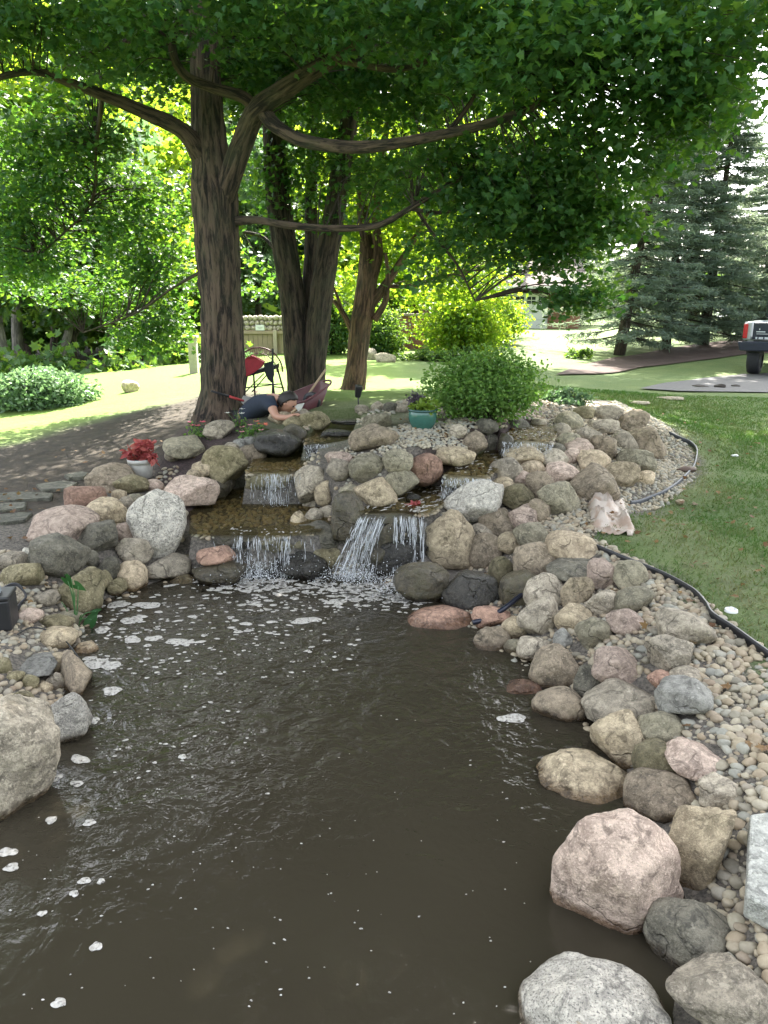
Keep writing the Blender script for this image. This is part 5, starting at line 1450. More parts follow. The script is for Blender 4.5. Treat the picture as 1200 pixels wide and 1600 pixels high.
# flowering plants of the left bed
def flower(px, py, z, col, label, seed, n=7, hgt=.16, name='flowering_plant'):
    rng = np.random.RandomState(seed); c = at_z(px, py, z); c[2] = gz(*c[:2])
    t = empty(name, c, label, 'flower', None)
    mb = MB(); tips = []
    for k in range(n):
        tip = c+np.array([rng.normal()*.05, rng.normal()*.05, hgt*rng.uniform(.6, 1.1)]); tips.append(tip)
        P, R = smooth_path([c, (c+tip)/2+rng.normal(size=3)*.015, tip], [.004, .003, .002], 4); mb.tube(P, R, 5)
    mb.build('stems', plain('green_stem', (.05,.11,.03), .6), t)
    link('foliage', leaves_mesh('foliage', c+np.abs(rng.normal(size=(60, 3)))*np.array([.0,.0,.05])+rng.normal(size=(60, 3))*np.array([.05,.05,.0]), .045, 'oval', rng, .8), LF['bush'], t)
    mp_ = plain('petals', col, .5, 0, .15)
    for tip in tips[:max(2, n-3)]:
        mb = MB()
        for k in range(6):
            a = k*math.pi/3+rng.rand(); d = np.array([math.cos(a), math.sin(a), .35]); s = np.array([-math.sin(a), math.cos(a), 0])
            L = .034; mb.add([tip, tip+d*L*.6+s*L*.35, tip+d*L*1.1, tip+d*L*.6-s*L*.35], [[0, 1, 2, 3]])
        mb.build('bloom', mp_, t)
flower(308,693,.66,(.62,.10,.16),'pink begonia blooms at the left end of the flower bed',91)
flower(324,694,.68,(.5,.03,.06),'crimson begonia blooms beside the round grey maple boulder',92)
flower(403,678,.80,(.65,.12,.05),'orange-red begonia in front of the person',93,8,.10)
flower(373,672,.80,(.75,.75,.68),'white lily-like flower at the foot of the maple trunk',94,6,.20)
flower(385,684,.78,(.6,.22,.26),'salmon-pink begonia below the white flower',95,7,.10)
flower(401,652,.85,(.55,.08,.14),'tall thin pink flower before the person\'s back',96,5,.24)
flower(905,640,.82,(.6,.06,.03),'single red flower among plants on the mound top',97,4,.12)
b1 = at_z(650,758,.66); shrub('red_plant', (b1[0], b1[1]-.05, gz(b1[0], b1[1]-.05)), (.09,.06,.05), 70, .035, 'red', 'little red leaves at the foot of the salmon-pink boulder', 'plant', seed=98, stems=0)

# wheelbarrow
wb = at_y(480,640,9.2); wb[2] = gz(wb[0], wb[1])
t = empty('wheelbarrow', wb, 'dark maroon wheelbarrow with its tray towards the falls, behind the person', 'wheelbarrow')
def pt(px, py, Y): return at_y(px, py, Y)
# tray: near-left end low, far-right lip flared up
top = [pt(434,632,9.0), pt(442,621,9.5), pt(503,596,9.6), pt(516,600,9.25), pt(476,627,8.95)]
bot = [pt(452,652,9.1), pt(458,648,9.35), pt(490,640,9.4), pt(500,643,9.25), pt(478,650,9.05)]
mb = MB(); V = top+bot
mb.add(V, [[i, (i+1) % 5, 5+(i+1) % 5, 5+i] for i in range(5)]+[[9, 8, 7, 6, 5]])
me = mb.mesh('tray', True); bm = bmesh.new(); bm.from_mesh(me); bmesh.ops.recalc_face_normals(bm, faces=bm.faces)
bmesh.ops.bevel(bm, geom=[e for e in bm.edges if len(e.link_faces) == 2], offset=.03, segments=3, affect='EDGES', profile=.5)
bmesh.ops.solidify(bm, geom=list(bm.faces), thickness=.006); bm.to_mesh(me); bm.free()
for p in me.polygons: p.use_smooth = True
link('tray', me, RUST, t)
mb = MB(); P, R = smooth_path(top+[top[0]], [.012]*6, 5); mb.tube(P, R, 8); mb.build('rim', RUST, t)
for s, q in ((0, (446,646,9.1)), (1, (462,640,9.5))):
    mb = MB(); P, R = smooth_path([pt(490,655,9.3+.1*s), pt(470,650,q[2]), pt(425,640+6*s,q[2]), pt(405,636+6*s,q[2])], [.016]*4, 5); mb.tube(P, R, 8); mb.build('handle', WOODH, t)
for s in (0, 1):
    a = pt(462,650,9.15+.3*s); mb = MB(); mb.tube([a, np.array([a[0]-.05, a[1], gz(a[0], a[1])])], [.014, .014], 6); mb.build('leg', STEEL, t)
wc = pt(488,648,9.22); wc[2] = gz(wc[0], wc[1])+.07
def ring_wheel(name, c, r, wdt, axis, mat_t, mat_r, par):
    ax = np.asarray(axis, float); ax /= np.linalg.norm(ax); u = np.cross(ax, (0, 0, 1)); u /= np.linalg.norm(u); v = np.cross(ax, u)
    def lath(prof, n=36):
        V = []; Fs = []
        for (rr, x) in prof:
            for k in range(n):
                a = 2*math.pi*k/n; V.append(c+ax*x+(u*math.cos(a)+v*math.sin(a))*rr)
        for i in range(len(prof)-1):
            for k in range(n): Fs.append([i*n+k, i*n+(k+1) % n, (i+1)*n+(k+1) % n, (i+1)*n+k])
        return V, Fs
    w = wdt/2
    e = bpy.data.objects.new(name, None); COL.objects.link(e); e.location = tuple(c); e.parent = par; e.empty_display_size = .1
    e.matrix_parent_inverse = (Matrix.Translation(par.location) @ par.rotation_euler.to_matrix().to_4x4()).inverted()
    for nm, prof, mt in (('tyre', [(r*.62,-w),(r*.9,-w),(r*.98,-w*.8),(r,-w*.4),(r,w*.4),(r*.98,w*.8),(r*.9,w),(r*.62,w)], mat_t), ('rim', [(0,-w*.5),(r*.25,-w*.55),(r*.5,-w*.4),(r*.63,-w*.9),(r*.63,w*.9),(r*.5,w*.4),(r*.25,w*.55),(0,w*.5)], mat_r)):
        mb = MB(); mb.add(*lath(prof)); o = link(nm, mb.mesh(nm), mt); o.parent = e
        o.matrix_parent_inverse = Matrix.Translation(tuple(c)).inverted()
ring_wheel('wheel', wc, .11, .07, (.3, 1, 0), BLK, RUST, t)
# spade standing in the tray
a, b = pt(468,636,9.2), pt(509,577,9.4)
t = empty('spade', a, 'spade with a pale wooden handle sticking up out of the wheelbarrow', 'spade')
mb = MB(); mb.tube(*smooth_path([a, (a+b)/2, b], [.014, .014, .013], 5), 8); mb.build('handle', WOODH, t)
d = (a-b)/np.linalg.norm(a-b); s = np.array([0, 1, 0.]); s -= d*(s@d); s /= np.linalg.norm(s); n3 = np.cross(d, s)
mb = MB(); mb.prism([a-s*.08, a+s*.08, a+s*.09+d*.12, a+d*.2, a-s*.09+d*.12], n3*.006); mb.build('blade', STEEL, t, False)
# scoop shovel leaning at the maple trunk
a, b, c = pt(330,611,8.80), pt(380,626,8.95), pt(402,636,9.05)
t = empty('shovel', c, 'shovel with dark and red handle and broad pale blade, at the maple trunk', 'shovel')
mb = MB(); mb.tube([a, a*.45+b*.55], [.013, .013], 8); mb.build('handle', STEEL, t)
mb = MB(); mb.tube([a*.45+b*.55, b*.97+c*.03], [.015, .016], 8); mb.build('grip', REDP, t)
d = (c-b)/np.linalg.norm(c-b); s = np.array([-.15, .35, .9]); s -= d*(s@d); s /= np.linalg.norm(s); n3 = np.cross(d, s); L = np.linalg.norm(c-b)
rows = []
for i in range(6):
    f = i/5; w = .05+.035*min(1, f*2.2)
    for j in range(7):
        u = (j/6-.5)*2; rows.append(b+d*(-.02+(L+.1)*f)+s*w*u+n3*(.03*u*u-.01))
V = np.array(rows); Q = [[i*7+j, i*7+j+1, (i+1)*7+j+1, (i+1)*7+j] for i in range(5) for j in range(6)]
mb = MB(); mb.add(V, Q); mb.add(V+n3*.004, [q[::-1] for q in Q]); mb.build('blade', PALE, t)

# patio chair with round wire back and a red cloth
ch = at_y(412,615,10.6); ch[2] = gz(ch[0], ch[1])
t = empty('garden_chair', ch, 'black metal garden chair with round wire back and red cloth, between two trunks', 'chair')
Yc = 10.6
mb = MB()
cx_, cy_ = 404, 583
arc = [pt(cx_+math.cos(a)*38, cy_-math.sin(a)*40+0*a, Yc+.12+.1*math.sin(a)) for a in np.linspace(.05, math.pi*.98, 14)]
mb.tube(*smooth_path(arc, [.010]*14, 3), 6)
arc2 = [pt(cx_+math.cos(a)*29, cy_-math.sin(a)*31, Yc+.10+.1*math.sin(a)) for a in np.linspace(.05, math.pi*.98, 14)]
mb.tube(*smooth_path(arc2, [.006]*14, 3), 6)
for a in np.linspace(.1, math.pi*.95, 34):
    mb.tube([pt(cx_+math.cos(a)*20, cy_-math.sin(a)*15, Yc+.12), pt(cx_+math.cos(a)*38, cy_-math.sin(a)*40, Yc+.12+.1*math.sin(a))], [.0035, .0035], 4)
mb.build('backrest', plain('maroon_wire', (.09,.02,.025), .5), t)
s0 = [pt(382,584,Yc-.25), pt(428,571,Yc-.2), pt(436,568,Yc+.3), pt(390,578,Yc+.3)]
mb = MB(); mb.prism(s0, (0, 0, -.05)); mb.build('seat', STEEL, t, False)
mb = MB(); mb.prism([pt(382,590,Yc-.26), pt(430,576,Yc-.21), pt(430,571,Yc-.21), pt(382,585,Yc-.26)], (0, .02, 0)); mb.build('apron', STEEL, t, False)
for (p, q) in (((386,588,Yc-.24),(379,622,Yc-.3)), ((424,574,Yc-.2),(429,622,Yc-.3)), ((432,570,Yc+.25),(444,612,Yc+.3)), ((396,580,Yc+.25),(398,612,Yc+.3)), ((426,545,Yc),(426,621,Yc-.28))):
    A, B = pt(*p), pt(*q); B[2] = gz(B[0], B[1]); mb = MB(); mb.tube([A, B], [.013, .012], 6); mb.build('leg', STEEL, t)
mb = MB()
for (p, q) in (((382,606,Yc-.28),(436,600,Yc-.1)), ((398,600,Yc+.28),(440,600,Yc+.28)), ((384,612,Yc-.28),(412,584,Yc+.2)), ((394,612,Yc-.28),(422,580,Yc+.1)), ((426,604,Yc-.25),(444,606,Yc+.28))):
    mb.tube([pt(*p), pt(*q)], [.008, .008], 6)
mb.build('braces', STEEL, t)
cl = [(381,562),(392,556),(402,560),(412,566),(408,574),(397,582),(386,588),(379,586)]
V = [pt(x, y, Yc-.28-.03*(i % 2)) for i, (x, y) in enumerate(cl)]
mb = MB(); mb.prism(V, (0, .14, .0)); o = mb.build('cloth', REDC, None, False)
tag(o, 'crumpled bright red cloth lying over the garden chair seat', 'cloth')
V = [pt(x, y, Yc-.27) for x, y in [(412,568),(426,564),(428,586),(424,598),(418,592),(413,580)]]
mb = MB(); mb.prism(V, (0, .05, 0)); o = mb.build('jacket', plain('dark_cloth', (.02,.022,.026), .9), None, False)
tag(o, 'dark jacket hanging from the side of the garden chair', 'jacket')

# garden spotlight
c = at_y(560,640,8.9); c[2] = gz(c[0], c[1]); m = mpp(c)
t = empty('garden_light', c, 'black garden spotlight on a stake behind the top falls', 'lamp')
mb = MB(); mb.tube([c, c+np.array([0, 0, .14])], [.008, .008], 6); mb.build('stake', BLK, t)
mb = MB(); mb.box(c+np.array([.0, 0, .20]), (.085, .09, .14), (.3, .1, .2), .012, .7); mb.build('lamp_head', BLK, t, False)

# pump box and cables on the left bank
c = at_z(2,985,.2); c[2] = gz(c[0], c[1])
t = empty('pump_box', c, 'black plastic pump box cut by the left frame edge', 'box')
mb = MB(); mb.box(c+np.array([-.02, .05, .10]), (.17, .2, .20), (0, 0, .2), .012); mb.build('case', BLK, t, False)
mb = MB(); mb.box(c+np.array([-.02, .05, .213]), (.18, .21, .03), (0, 0, .2), .01); mb.build('lid', BLK, t, False)
mb = MB(); mb.box(c+np.array([-.03, .02, .24]), (.08, .09, .05), (.3, 0, .2), .008); mb.build('lamp_glass', plain('grey_glass', (.3,.33,.36), .1), t, False)
c = at_z(22,945,.25); c[2] = gz(c[0], c[1])+.03
P = []
for k in range(60):
    a = k/60*2*math.pi*3.2; r = .085+.012*math.sin(k*1.7); P.append(c+np.array([math.cos(a)*r, .06*math.sin(a)-.02, .06+.085*math.sin(a)*.9+.004*k/10]))
mb = MB(); mb.tube(np.array(P), .006, 6); tag(mb.build('cable', BLK), 'black coiled cable looped round a stone beside the pump box', 'cable')
def ground_tube(name, pts, r, mat, label, cat, lift=.0, n=8, per=8):
    W = []
    for p in pts:
        q = hit(p[0], p[1]); q = np.array([q[0], q[1], max(gz(q[0], q[1]), 0)+r*.8+lift+(p[2] if len(p) > 2 else 0)]); W.append(q)
    P, R = smooth_path(W, [r]*len(W), per); mb = MB(); mb.tube(P, R, n); return tag(mb.build(name, mat), label, cat)
ground_tube('tubing', [(28,1000,.03),(50,994,.05),(75,1000,.06),(100,1015,.07),(118,1036,.06),(132,1050,.02),(138,1056,0)], .005, BLK, 'thin black tubing snaking over stones into the water, left shore', 'tube')
HOSE = plain('black_hose', (.015,.017,.03), .3)
ground_tube('hose', [(738,986,.03),(760,982,.05),(785,970,.07),(806,956,.08),(822,944,.08)], .018, HOSE, 'thick black hose entering the pond beside the reddish boulders', 'hose')
# lawn edging
def edging(pts, hgt, label, mat):
    W = [hit(*p) for p in pts]; P, _ = smooth_path(W, [1]*len(W), 10); P[:, 2] = terrain(P[:, 0], P[:, 1])
    T, N, B = frames(P); side = np.cross(T, (0, 0, 1)); side /= np.linalg.norm(side, axis=1)[:, None]
    mb = MB(); V = []; k = len(P)
    for i in range(k):
        for (sx, z) in ((-.004, -.05), (-.004, hgt-.02), (-.008, hgt), (.008, hgt), (.004, hgt-.02), (.004, -.05)):
            V.append(P[i]+side[i]*sx+np.array([0, 0, z]))
    mb.add(V, [[i*6+j, i*6+(j+1) % 6, (i+1)*6+(j+1) % 6, (i+1)*6+j] for i in range(k-1) for j in range(6)]); 
    tag(mb.build('lawn_edging', mat), label, 'edging', 'plastic lawn edging strips')
edging([(918,856),(935,864),(965,876),(1000,890),(1040,908),(1080,930),(1100,950),(1112,968),(1150,995),(1200,1032),(1290,1090)], .05, 'black plastic lawn edging along the tan pebble bank', BLK)
edging([(985,790),(1015,783),(1040,772),(1062,756),(1080,738),(1087,722),(1088,706),(1078,695),(1062,688),(1045,680)], .045, 'grey-blue lawn edging around the far pebble fan', plain('grey_plastic', (.07,.075,.085), .5))

# torn sack on the grass
def sack():
    rng = np.random.RandomState(3)
    o = hit(950,826); m = mpp(o)
    outl = np.array([(918,792),(922,778),(936,776),(955,786),(972,777),(978,790),(984,812),(992,832),(988,842),(960,838),(930,834),(924,818)])
    W = np.array([hit(*p)[:2] for p in outl]); c = W.mean(0); n = 46
    lo, hi = W.min(0)-.02, W.max(0)+.02; xs = np.linspace(lo[0], hi[0], n); ys = np.linspace(lo[1], hi[1], n)
    X, Y = np.meshgrid(xs, ys, indexing='ij'); X, Y = X.ravel(), Y.ravel(); d = -sdist(X, Y, W)
    q = np.stack([X*6, Y*6, 0*X], 1)
    ridge = (1-np.abs(vnoise(q*.8, 5)))**3*.10+(1-np.abs(vnoise(q*2.0+3, 6)))**3*.03
    Z = terrain(X, Y)+.006+ridge*np.clip(d/.05, .1, 1)
    i = np.arange((n-1)*(n-1)); a = (i//(n-1))*n+i % (n-1); Q = np.stack([a, a+n, a+n+1, a+1], 1); Q = Q[(d[Q] > -.006).all(1)]
    u, inv = np.unique(Q, return_inverse=True); V = np.stack([X, Y, Z], 1)[u]
    m_, nt, bs, _ = M('torn_sack')
    f = noise(nt, objco(nt), 9, 3); f2 = noise(nt, objco(nt), 240, 2)
    nt.links.new(mixc(nt, math_(nt, 'MULTIPLY', f2, .4), mixc(nt, ramp(nt, f, [(.4, 0.0), (.55, 1.0)]), (.34, .25, .19), (.46, .40, .34)), (.3, .22, .17)), bs.inputs['Base Color']); bs.inputs['Roughness'].default_value = .6
    ob = link('sack', np_mesh('sack', V, [inv.reshape(-1, 4)], True), m_)
    sm = ob.modifiers.new('thickness', 'SOLIDIFY'); sm.thickness = .004; sm.offset = 1
    tag(ob, 'crumpled beige torn sack lying on the grass edge', 'sack')
sack()
# bits on the lawn
def bit(px, py, w, h, mat, label, cat, name, seed, group=None, flat=.5):
    c = hit(px, py); c[2] = gz(c[0], c[1]); m = mpp(c); V, T = rock_shape('a', seed, 3)
    V = V*np.array([w/2*m, w/2*m*.8, h/2*m*flat*2]); o = link(name, np_mesh(name, V, [T], True), mat); o.location = (c[0], c[1], c[2]+h*.3*m); tag(o, label, cat, group)
BRN = plain('dead_leaf', (.10,.065,.05), .8); SOILD = plain('dark_clod', (.03,.024,.02), .95, 0, .4, 40, .6)
bit(1072,738,34,12,BRN,'dark brown crumpled scrap at the rim of the pebble fan','scrap','brown_scrap',5)
bit(1094,606,26,6,SOILD,'dark soil clod on the driveway edge, left of a group','clod','soil_clod',6)
bit(1124,607,18,9,SOILD,'dark soil clod with tufts at the middle of the driveway edge','clod','soil_clod',7)
bit(1150,606,14,6,SOILD,'small dark soil clod right on the driveway edge','clod','soil_clod',8)
bit(1062,787,16,9,RM['cr'],'pale stone chip lying alone on the lawn','chip','stone_chip',9)
bit(1085,789,10,6,RM['cr'],'tiny pale chip right of a pale stone chip on the lawn','chip','stone_chip',10)
bit(1018,893,14,5,WHT,'white paper scrap on grass near the edging','scrap','paper_scrap',11)
bit(1148,713,14,4,WHT,'white paper scrap far right on the lawn','scrap','paper_scrap',12)
bit(1000,632,32,7,RM['gr'],'flat stone flush in the lawn behind the mound','stone','flat_stone',13)
bit(1048,624,46,6,RM['gr'],'low grey stone patch on the lawn near the driveway','stone','flat_stone',14)
bit(205,612,26,22,RM['cr'],'pale weathered stump-like stone on the sunny left lawn','stone','pale_stone',15)
bit(578,562,26,22,RM['gr'],'grey boulder right of the reddish tree, left of two','boulder','boulder',16,None,.5)
bit(602,566,34,18,RM['gg'],'low grey boulder right of the reddish tree, right of two','boulder','boulder',17,None,.5)
c = hit(1142,957); c[2] = gz(c[0], c[1])
t = empty('sprinkler', c, 'white round sprinkler head in the grass by the edging', 'sprinkler')
mb = MB(); mb.lathe(c, [(0,.012),(.022,.012),(.032,.02),(.038,.016),(.04,0)], 20); mb.build('head', WHT, t)
mb = MB(); mb.lathe(c, [(0,.03),(.010,.03),(.012,.01)], 12); mb.build('nozzle', WHT, t)
# flagstones on the dirt
FLAG = rock_mat('flagstone', (.075,.078,.068), (.125,.128,.11), moss=.25)
for k, (poly, lab) in enumerate([([(-30,775),(30,770),(84,774),(80,784),(20,787),(-30,786)], 'long flagstone at the left edge, middle of five'), ([(-20,790),(42,787),(40,798),(10,802),(-20,802)], 'flagstone below the long left one'), ([(-20,808),(30,804),(52,806),(40,818),(-20,824)], 'flagstone nearest the long pink boulder'),
        ([(56,760),(100,753),(122,757),(110,768),(66,772)], 'pointed flagstone left of the dark reddish boulder'), ([(100,746),(128,738),(142,742),(132,751),(108,753)], 'flagstone farthest back on the shaded dirt')]):
    W = np.array([hit(*p) for p in poly]); W[:, 2] = terrain(W[:, 0], W[:, 1]).max()+.012
    mb = MB(); mb.prism(list(W), (0, 0, -.06)); me = mb.mesh('flagstone', False); bm = bmesh.new(); bm.from_mesh(me); bmesh.ops.recalc_face_normals(bm, faces=bm.faces); bmesh.ops.bevel(bm, geom=list(bm.edges), offset=.008, segments=2, affect='EDGES'); bm.to_mesh(me); bm.free()
    tag(link('flagstone', me, FLAG), lab, 'flagstone', 'flagstones in the shaded dirt')
# water plant on the left shore
c = at_z(118,975,.02)
t = empty('water_plant', c, 'green water plant with arrow-shaped leaves at the left shore', 'plant'); m = mpp(c)
GRN = leaf_mat('water_leaf', (.02,.07,.02), (.035,.10,.03), (.05,.16,.03), (.07,.2,.04), .25, .4)
mb = MB(); TP = [((106,908), 20, -70), ((122,916), 18, -40), ((143,968), 26, 60), ((150,955), 12, 20), ((96,940), 0, 0), ((112,905), 0, 0), ((128,960), 0, 0), ((104,900), 8, -80), ((117,925), 0, 0)]
for k, ((px, py), sz, an) in enumerate(TP):
    q = at_y(px, py, c[1]+.03*math.sin(k*2)); P, R = smooth_path([c+np.array([.02*math.sin(k*3), .02*math.cos(k*3), -.05]), (c+q)/2+np.array([.015*math.cos(k), 0, .02]), q], [.005, .004, .0025], 5); mb.tube(P, R, 6)
mb.build('stems', plain('reed_green', (.05,.14,.04), .5), t)
for k, ((px, py), sz, an) in enumerate(TP):
    if not sz: continue
    q = at_y(px, py, c[1]+.03*math.sin(k*2)); a = math.radians(an); ux = np.array([math.cos(a), .25, math.sin(a)]); ux /= np.linalg.norm(ux); uy = np.cross(ux, (0.2, -1, .2)); uy /= np.linalg.norm(uy); s = sz*m*.8
    sh = [(-.35, .0), (-.75, .32), (-.35, .42), (.1, .36), (.6, .18), (1.0, 0), (.6, -.18), (.1, -.36), (-.35, -.42), (-.75, -.32)]
    mb = MB(); nrm = np.cross(ux, uy); mb.add([q+ux*x*s+uy*y*s+nrm*(.12*abs(y)*s) for x, y in sh], [list(range(10))]); mb.build('leaf', GRN, t, False)

# ------------------------------------------------------------------ buildings and walls far off
def brick(name, a, b, sc):
    m, nt, bs, _ = M(name)
    tc = objco(nt); mp = nt.nodes.new('ShaderNodeMapping'); mp.inputs['Rotation'].default_value = (math.pi/2, 0, 0); nt.links.new(tc, mp.inputs[0])
    br = nt.nodes.new('ShaderNodeTexBrick'); br.inputs['Scale'].default_value = sc; br.inputs['Color1'].default_value = a+(1,); br.inputs['Color2'].default_value = b+(1,); br.inputs['Mortar'].default_value = (.3,.27,.24,1)
    br.inputs['Mortar Size'].default_value = .012; nt.links.new(mp.outputs[0], br.inputs['Vector'])
    n = noise(nt, tc, 2, 4); nt.links.new(mixc(nt, math_(nt, 'MULTIPLY', n, .5), br.outputs['Color'], (.10,.05,.04)), bs.inputs['Base Color']); bs.inputs['Roughness'].default_value = .9
    return m
BRICK = brick('red_brick', (.30,.11,.06), (.22,.08,.05), 4.5)
Y0 = 22.5; A = at_y(618,545,Y0); B = at_y(705,545,Y0); zt = at_y(650,494,Y0)[2]; zg = gz((A[0]+B[0])/2, Y0)
t = empty('brick_wall', ((A[0]+B[0])/2, Y0, zg), 'low red brick wall glimpsed between shrubs', 'wall')
mb = MB(); mb.box(((A[0]+B[0])/2, Y0+.15, (zt+zg)/2-.1), (B[0]-A[0], .3, zt-zg+.2), bev=.01); mb.build('wall', BRICK, t, False)
mb = MB(); mb.box(((A[0]+B[0])/2, Y0+.15, zt+.035), (B[0]-A[0]+.08, .38, .07), bev=.012); mb.build('coping', plain('coping_stone', (.25,.2,.16), .9), t, False)
# field stone wall with plank gate
Y0 = 21.5; A = at_y(374,560,Y0); B = at_y(520,560,Y0); zt = at_y(405,493,Y0)[2]; zb_ = at_y(405,516,Y0)[2]; zg = gz(A[0], Y0)
t = empty('stone_wall', ((A[0]+B[0])/2, Y0, zg), 'rounded fieldstone wall above the plank gate, behind two trunks', 'wall')
mb = MB(); mb.box(((A[0]+B[0])/2, Y0+.35, (zt+zb_)/2-.02), (B[0]-A[0], .4, zt-zb_-.02)); mb.build('mortar', plain('mortar', (.20,.185,.16), .95), t, False)
rngw = np.random.RandomState(4); Vs, Ts, nv = [], [], 0; z = zb_+.05
while z < zt:
    x = A[0]
    while x < B[0]:
        w = rngw.uniform(.09, .17); V, T = rock_shape('r', rngw.randint(9999), 2); V = V*np.array([w*.55, .09, .075])+np.array([x+w*.5, Y0+.14, z+rngw.normal()*.008]); Vs.append(V); Ts.append(T+nv); nv += len(V); x += w
    z += .135
link('stones', np_mesh('stones', np.concatenate(Vs), [np.concatenate(Ts)], True), rock_mat('fieldstone', (.22,.205,.18), (.38,.35,.31), moss=.0), t)
t = empty('plank_gate', (A[0]+.5, Y0, zg), 'weathered tan vertical plank gate under the fieldstone wall', 'gate')
PLK = plain('weathered_plank', (.34,.26,.18), .85, 0, .25, 8)
x1 = at_y(437,560,Y0)[0]; mb = MB(); x = A[0]; k = 0
while x < B[0]:
    w = .13; mb.box((x+w/2, Y0+.10+.004*(k % 2), (zg+zb_)/2+.0), (w-.008, .03, zb_-zg), bev=.004); x += w; k += 1
mb.build('planks', PLK, t, False)
mb = MB(); mb.box((at_y(431,560,Y0)[0], Y0+.02, (zg+zb_)/2), (.10, .1, zb_-zg+.02), bev=.008); mb.build('post', plain('pale_post', (.42,.35,.27), .85), t, False)
mb = MB(); mb.box(((A[0]+B[0])/2, Y0+.04, zb_-.06), (B[0]-A[0], .05, .08), bev=.005); mb.build('rail', PLK, t, False)
c = at_y(406,512,Y0); t = empty('sign', (c[0], Y0+.02, c[2]), 'small plain white sign on the fieldstone wall', 'sign')
mb = MB(); mb.box((c[0], Y0+.02, c[2]), (.24, .02, .15), bev=.004); mb.build('board', WHT, t, False)
mb = MB(); mb.box((c[0], Y0+.006, c[2]+.01), (.13, .004, .012)); mb.box((c[0], Y0+.006, c[2]-.02), (.08, .004, .010)); mb.build('faded_lines', plain('faded_ink', (.45,.44,.42), .7), t, False)
c = at_y(305,598,15.5); z0 = gz(c[0], 15.5); zt = at_y(305,528,15.5)[2]
t = empty('fence_post', (c[0], 15.5, z0), 'pale tan square post at the left side of the big maple', 'post')
mb = MB(); mb.box((c[0], 15.5, (z0+zt)/2-.05), (.16, .16, zt-z0+.1), bev=.01); mb.build('shaft', plain('tan_post', (.40,.36,.31), .85), t, False)
mb = MB(); mb.box((c[0], 15.5, zt+.02), (.21, .21, .05), bev=.01); mb.build('cap', plain('tan_post_cap', (.36,.32,.27), .85), t, False)

# house with the white garage door
Y0 = 40; L0, R0_ = at_y(655,512,Y0)[0], at_y(905,512,Y0)[0]; zg = gz(8, 40); ze = at_y(800,450,Y0)[2]
t = empty('brick_house', ((L0+R0_)/2, Y0, zg), 'red brick house with a white garage door, behind the trees', 'house')
dl, dr, dt = at_y(784,512,Y0)[0], at_y(855,512,Y0)[0], at_y(800,458,Y0)[2]
mb = MB(); D = 8
mb.box(((L0+dl)/2, Y0+D/2, (zg+ze)/2-.2), (dl-L0, D, ze-zg+.4)); mb.box(((dr+R0_)/2, Y0+D/2, (zg+ze)/2-.2), (R0_-dr, D, ze-zg+.4)); mb.box(((dl+dr)/2, Y0+D/2+.2, (dt+ze)/2+.01), (dr-dl-.004, D-.4, ze-dt-.02)); mb.build('wall', BRICK, t, False)
mb = MB(); e = .5; zr = ze+2.0
mb.prism([(L0-e, Y0-e, ze), (L0-e, Y0+D+e, ze), (L0-e, Y0+D/2, zr)], (R0_-L0+2*e, 0, 0)); mb.build('roof', plain('roof_shingle', (.12,.10,.09), .95, 0, .3, 3), t, False)
mb = MB(); mb.box(((L0+R0_)/2, Y0-e-.03, ze-.02), (R0_-L0+2*e, .05, .18)); mb.build('fascia', WHT, t, False)
mb = MB(); mb.box(((dl+dr)/2, Y0+.08, (zg+dt)/2), (dr-dl, .06, dt-zg)); gd = mb.build('garage_door', plain('door_white', (.68,.68,.66), .5, 0, .04), t, False)
def sub(o, par): o.parent = par; o.matrix_parent_inverse = par.matrix_basis.inverted() if False else (Matrix.Translation(t.location)).inverted() @ Matrix.Identity(4); return o
dw = dr-dl
for k in range(4):
    x = dl+dw*(k+.5)/4; zc_ = zg+(dt-zg)*.80
    mb = MB(); mb.box((x, Y0+.045, zc_), (dw/4-.16, .02, .34), bev=.005); o = link('window', mb.mesh('window', False), plain('dark_glass', (.03,.035,.04), .08)); o.parent = gd
    mb = MB()
    mb.box((x, Y0+.03, zc_), (.03, .02, .34)); mb.box((x, Y0+.032, zc_), (dw/4-.16, .02, .03)); f = link('muntin', mb.mesh('muntin', False), WHT); f.parent = gd
for s in (-.09, .09):
    mb = MB(); mb.box(((dl+dr)/2-.25+s, Y0+.03, zg+(dt-zg)*.42), (.05, .04, .26), bev=.008); o = link('handle', mb.mesh('handle', False), BLK); o.parent = gd
mb = MB()
for k in (1, 2, 3): mb.box(((dl+dr)/2, Y0+.048, zg+(dt-zg)*k/4), (dw, .012, .02))
o = link('panel_seam', mb.mesh('panel_seam', False), plain('door_seam', (.4,.4,.39), .6)); o.parent = gd

# ------------------------------------------------------------------ pickup truck
Yt = 19.3; q = at_y(1160,531,Yt); m = mpp(q)
zg = gz(10, Yt)+.024; xl = q[0]; zb1 = at_y(1170,531,Yt)[2]; zt1 = at_y(1170,503,Yt)[2]; W = 2.0; xc = xl+W/2
t = empty('pickup_truck', (xl, Yt, zg), 'white pickup truck seen from behind, cut by the right frame edge', 'truck')
TW = plain('truck_white', (.38,.4,.41), .3, 0, .04); TD = plain('tailgate_dark', (.022,.025,.045), .22, .0, .2, 6)
mb = MB(); mb.box((xl+.09, Yt+1.0, (zb1+zt1)/2), (.18, 2.0, zt1-zb1), bev=.03); mb.box((xl+W-.09, Yt+1.0, (zb1+zt1)/2), (.18, 2.0, zt1-zb1), bev=.03); mb.box((xc, Yt+1.05, zb1+.02), (W-.2, 1.9, .12)); mb.box((xc, Yt+1.95, (zb1+zt1)/2), (W-.1, .1, zt1-zb1-.01)); mb.build('bed', TW, t, False)
mb = MB(); mb.box((xc, Yt+.02, (zb1+zt1)/2+.005), (W-.42, .06, zt1-zb1-.03), bev=.02); tg = mb.build('tailgate', TD, t, False)
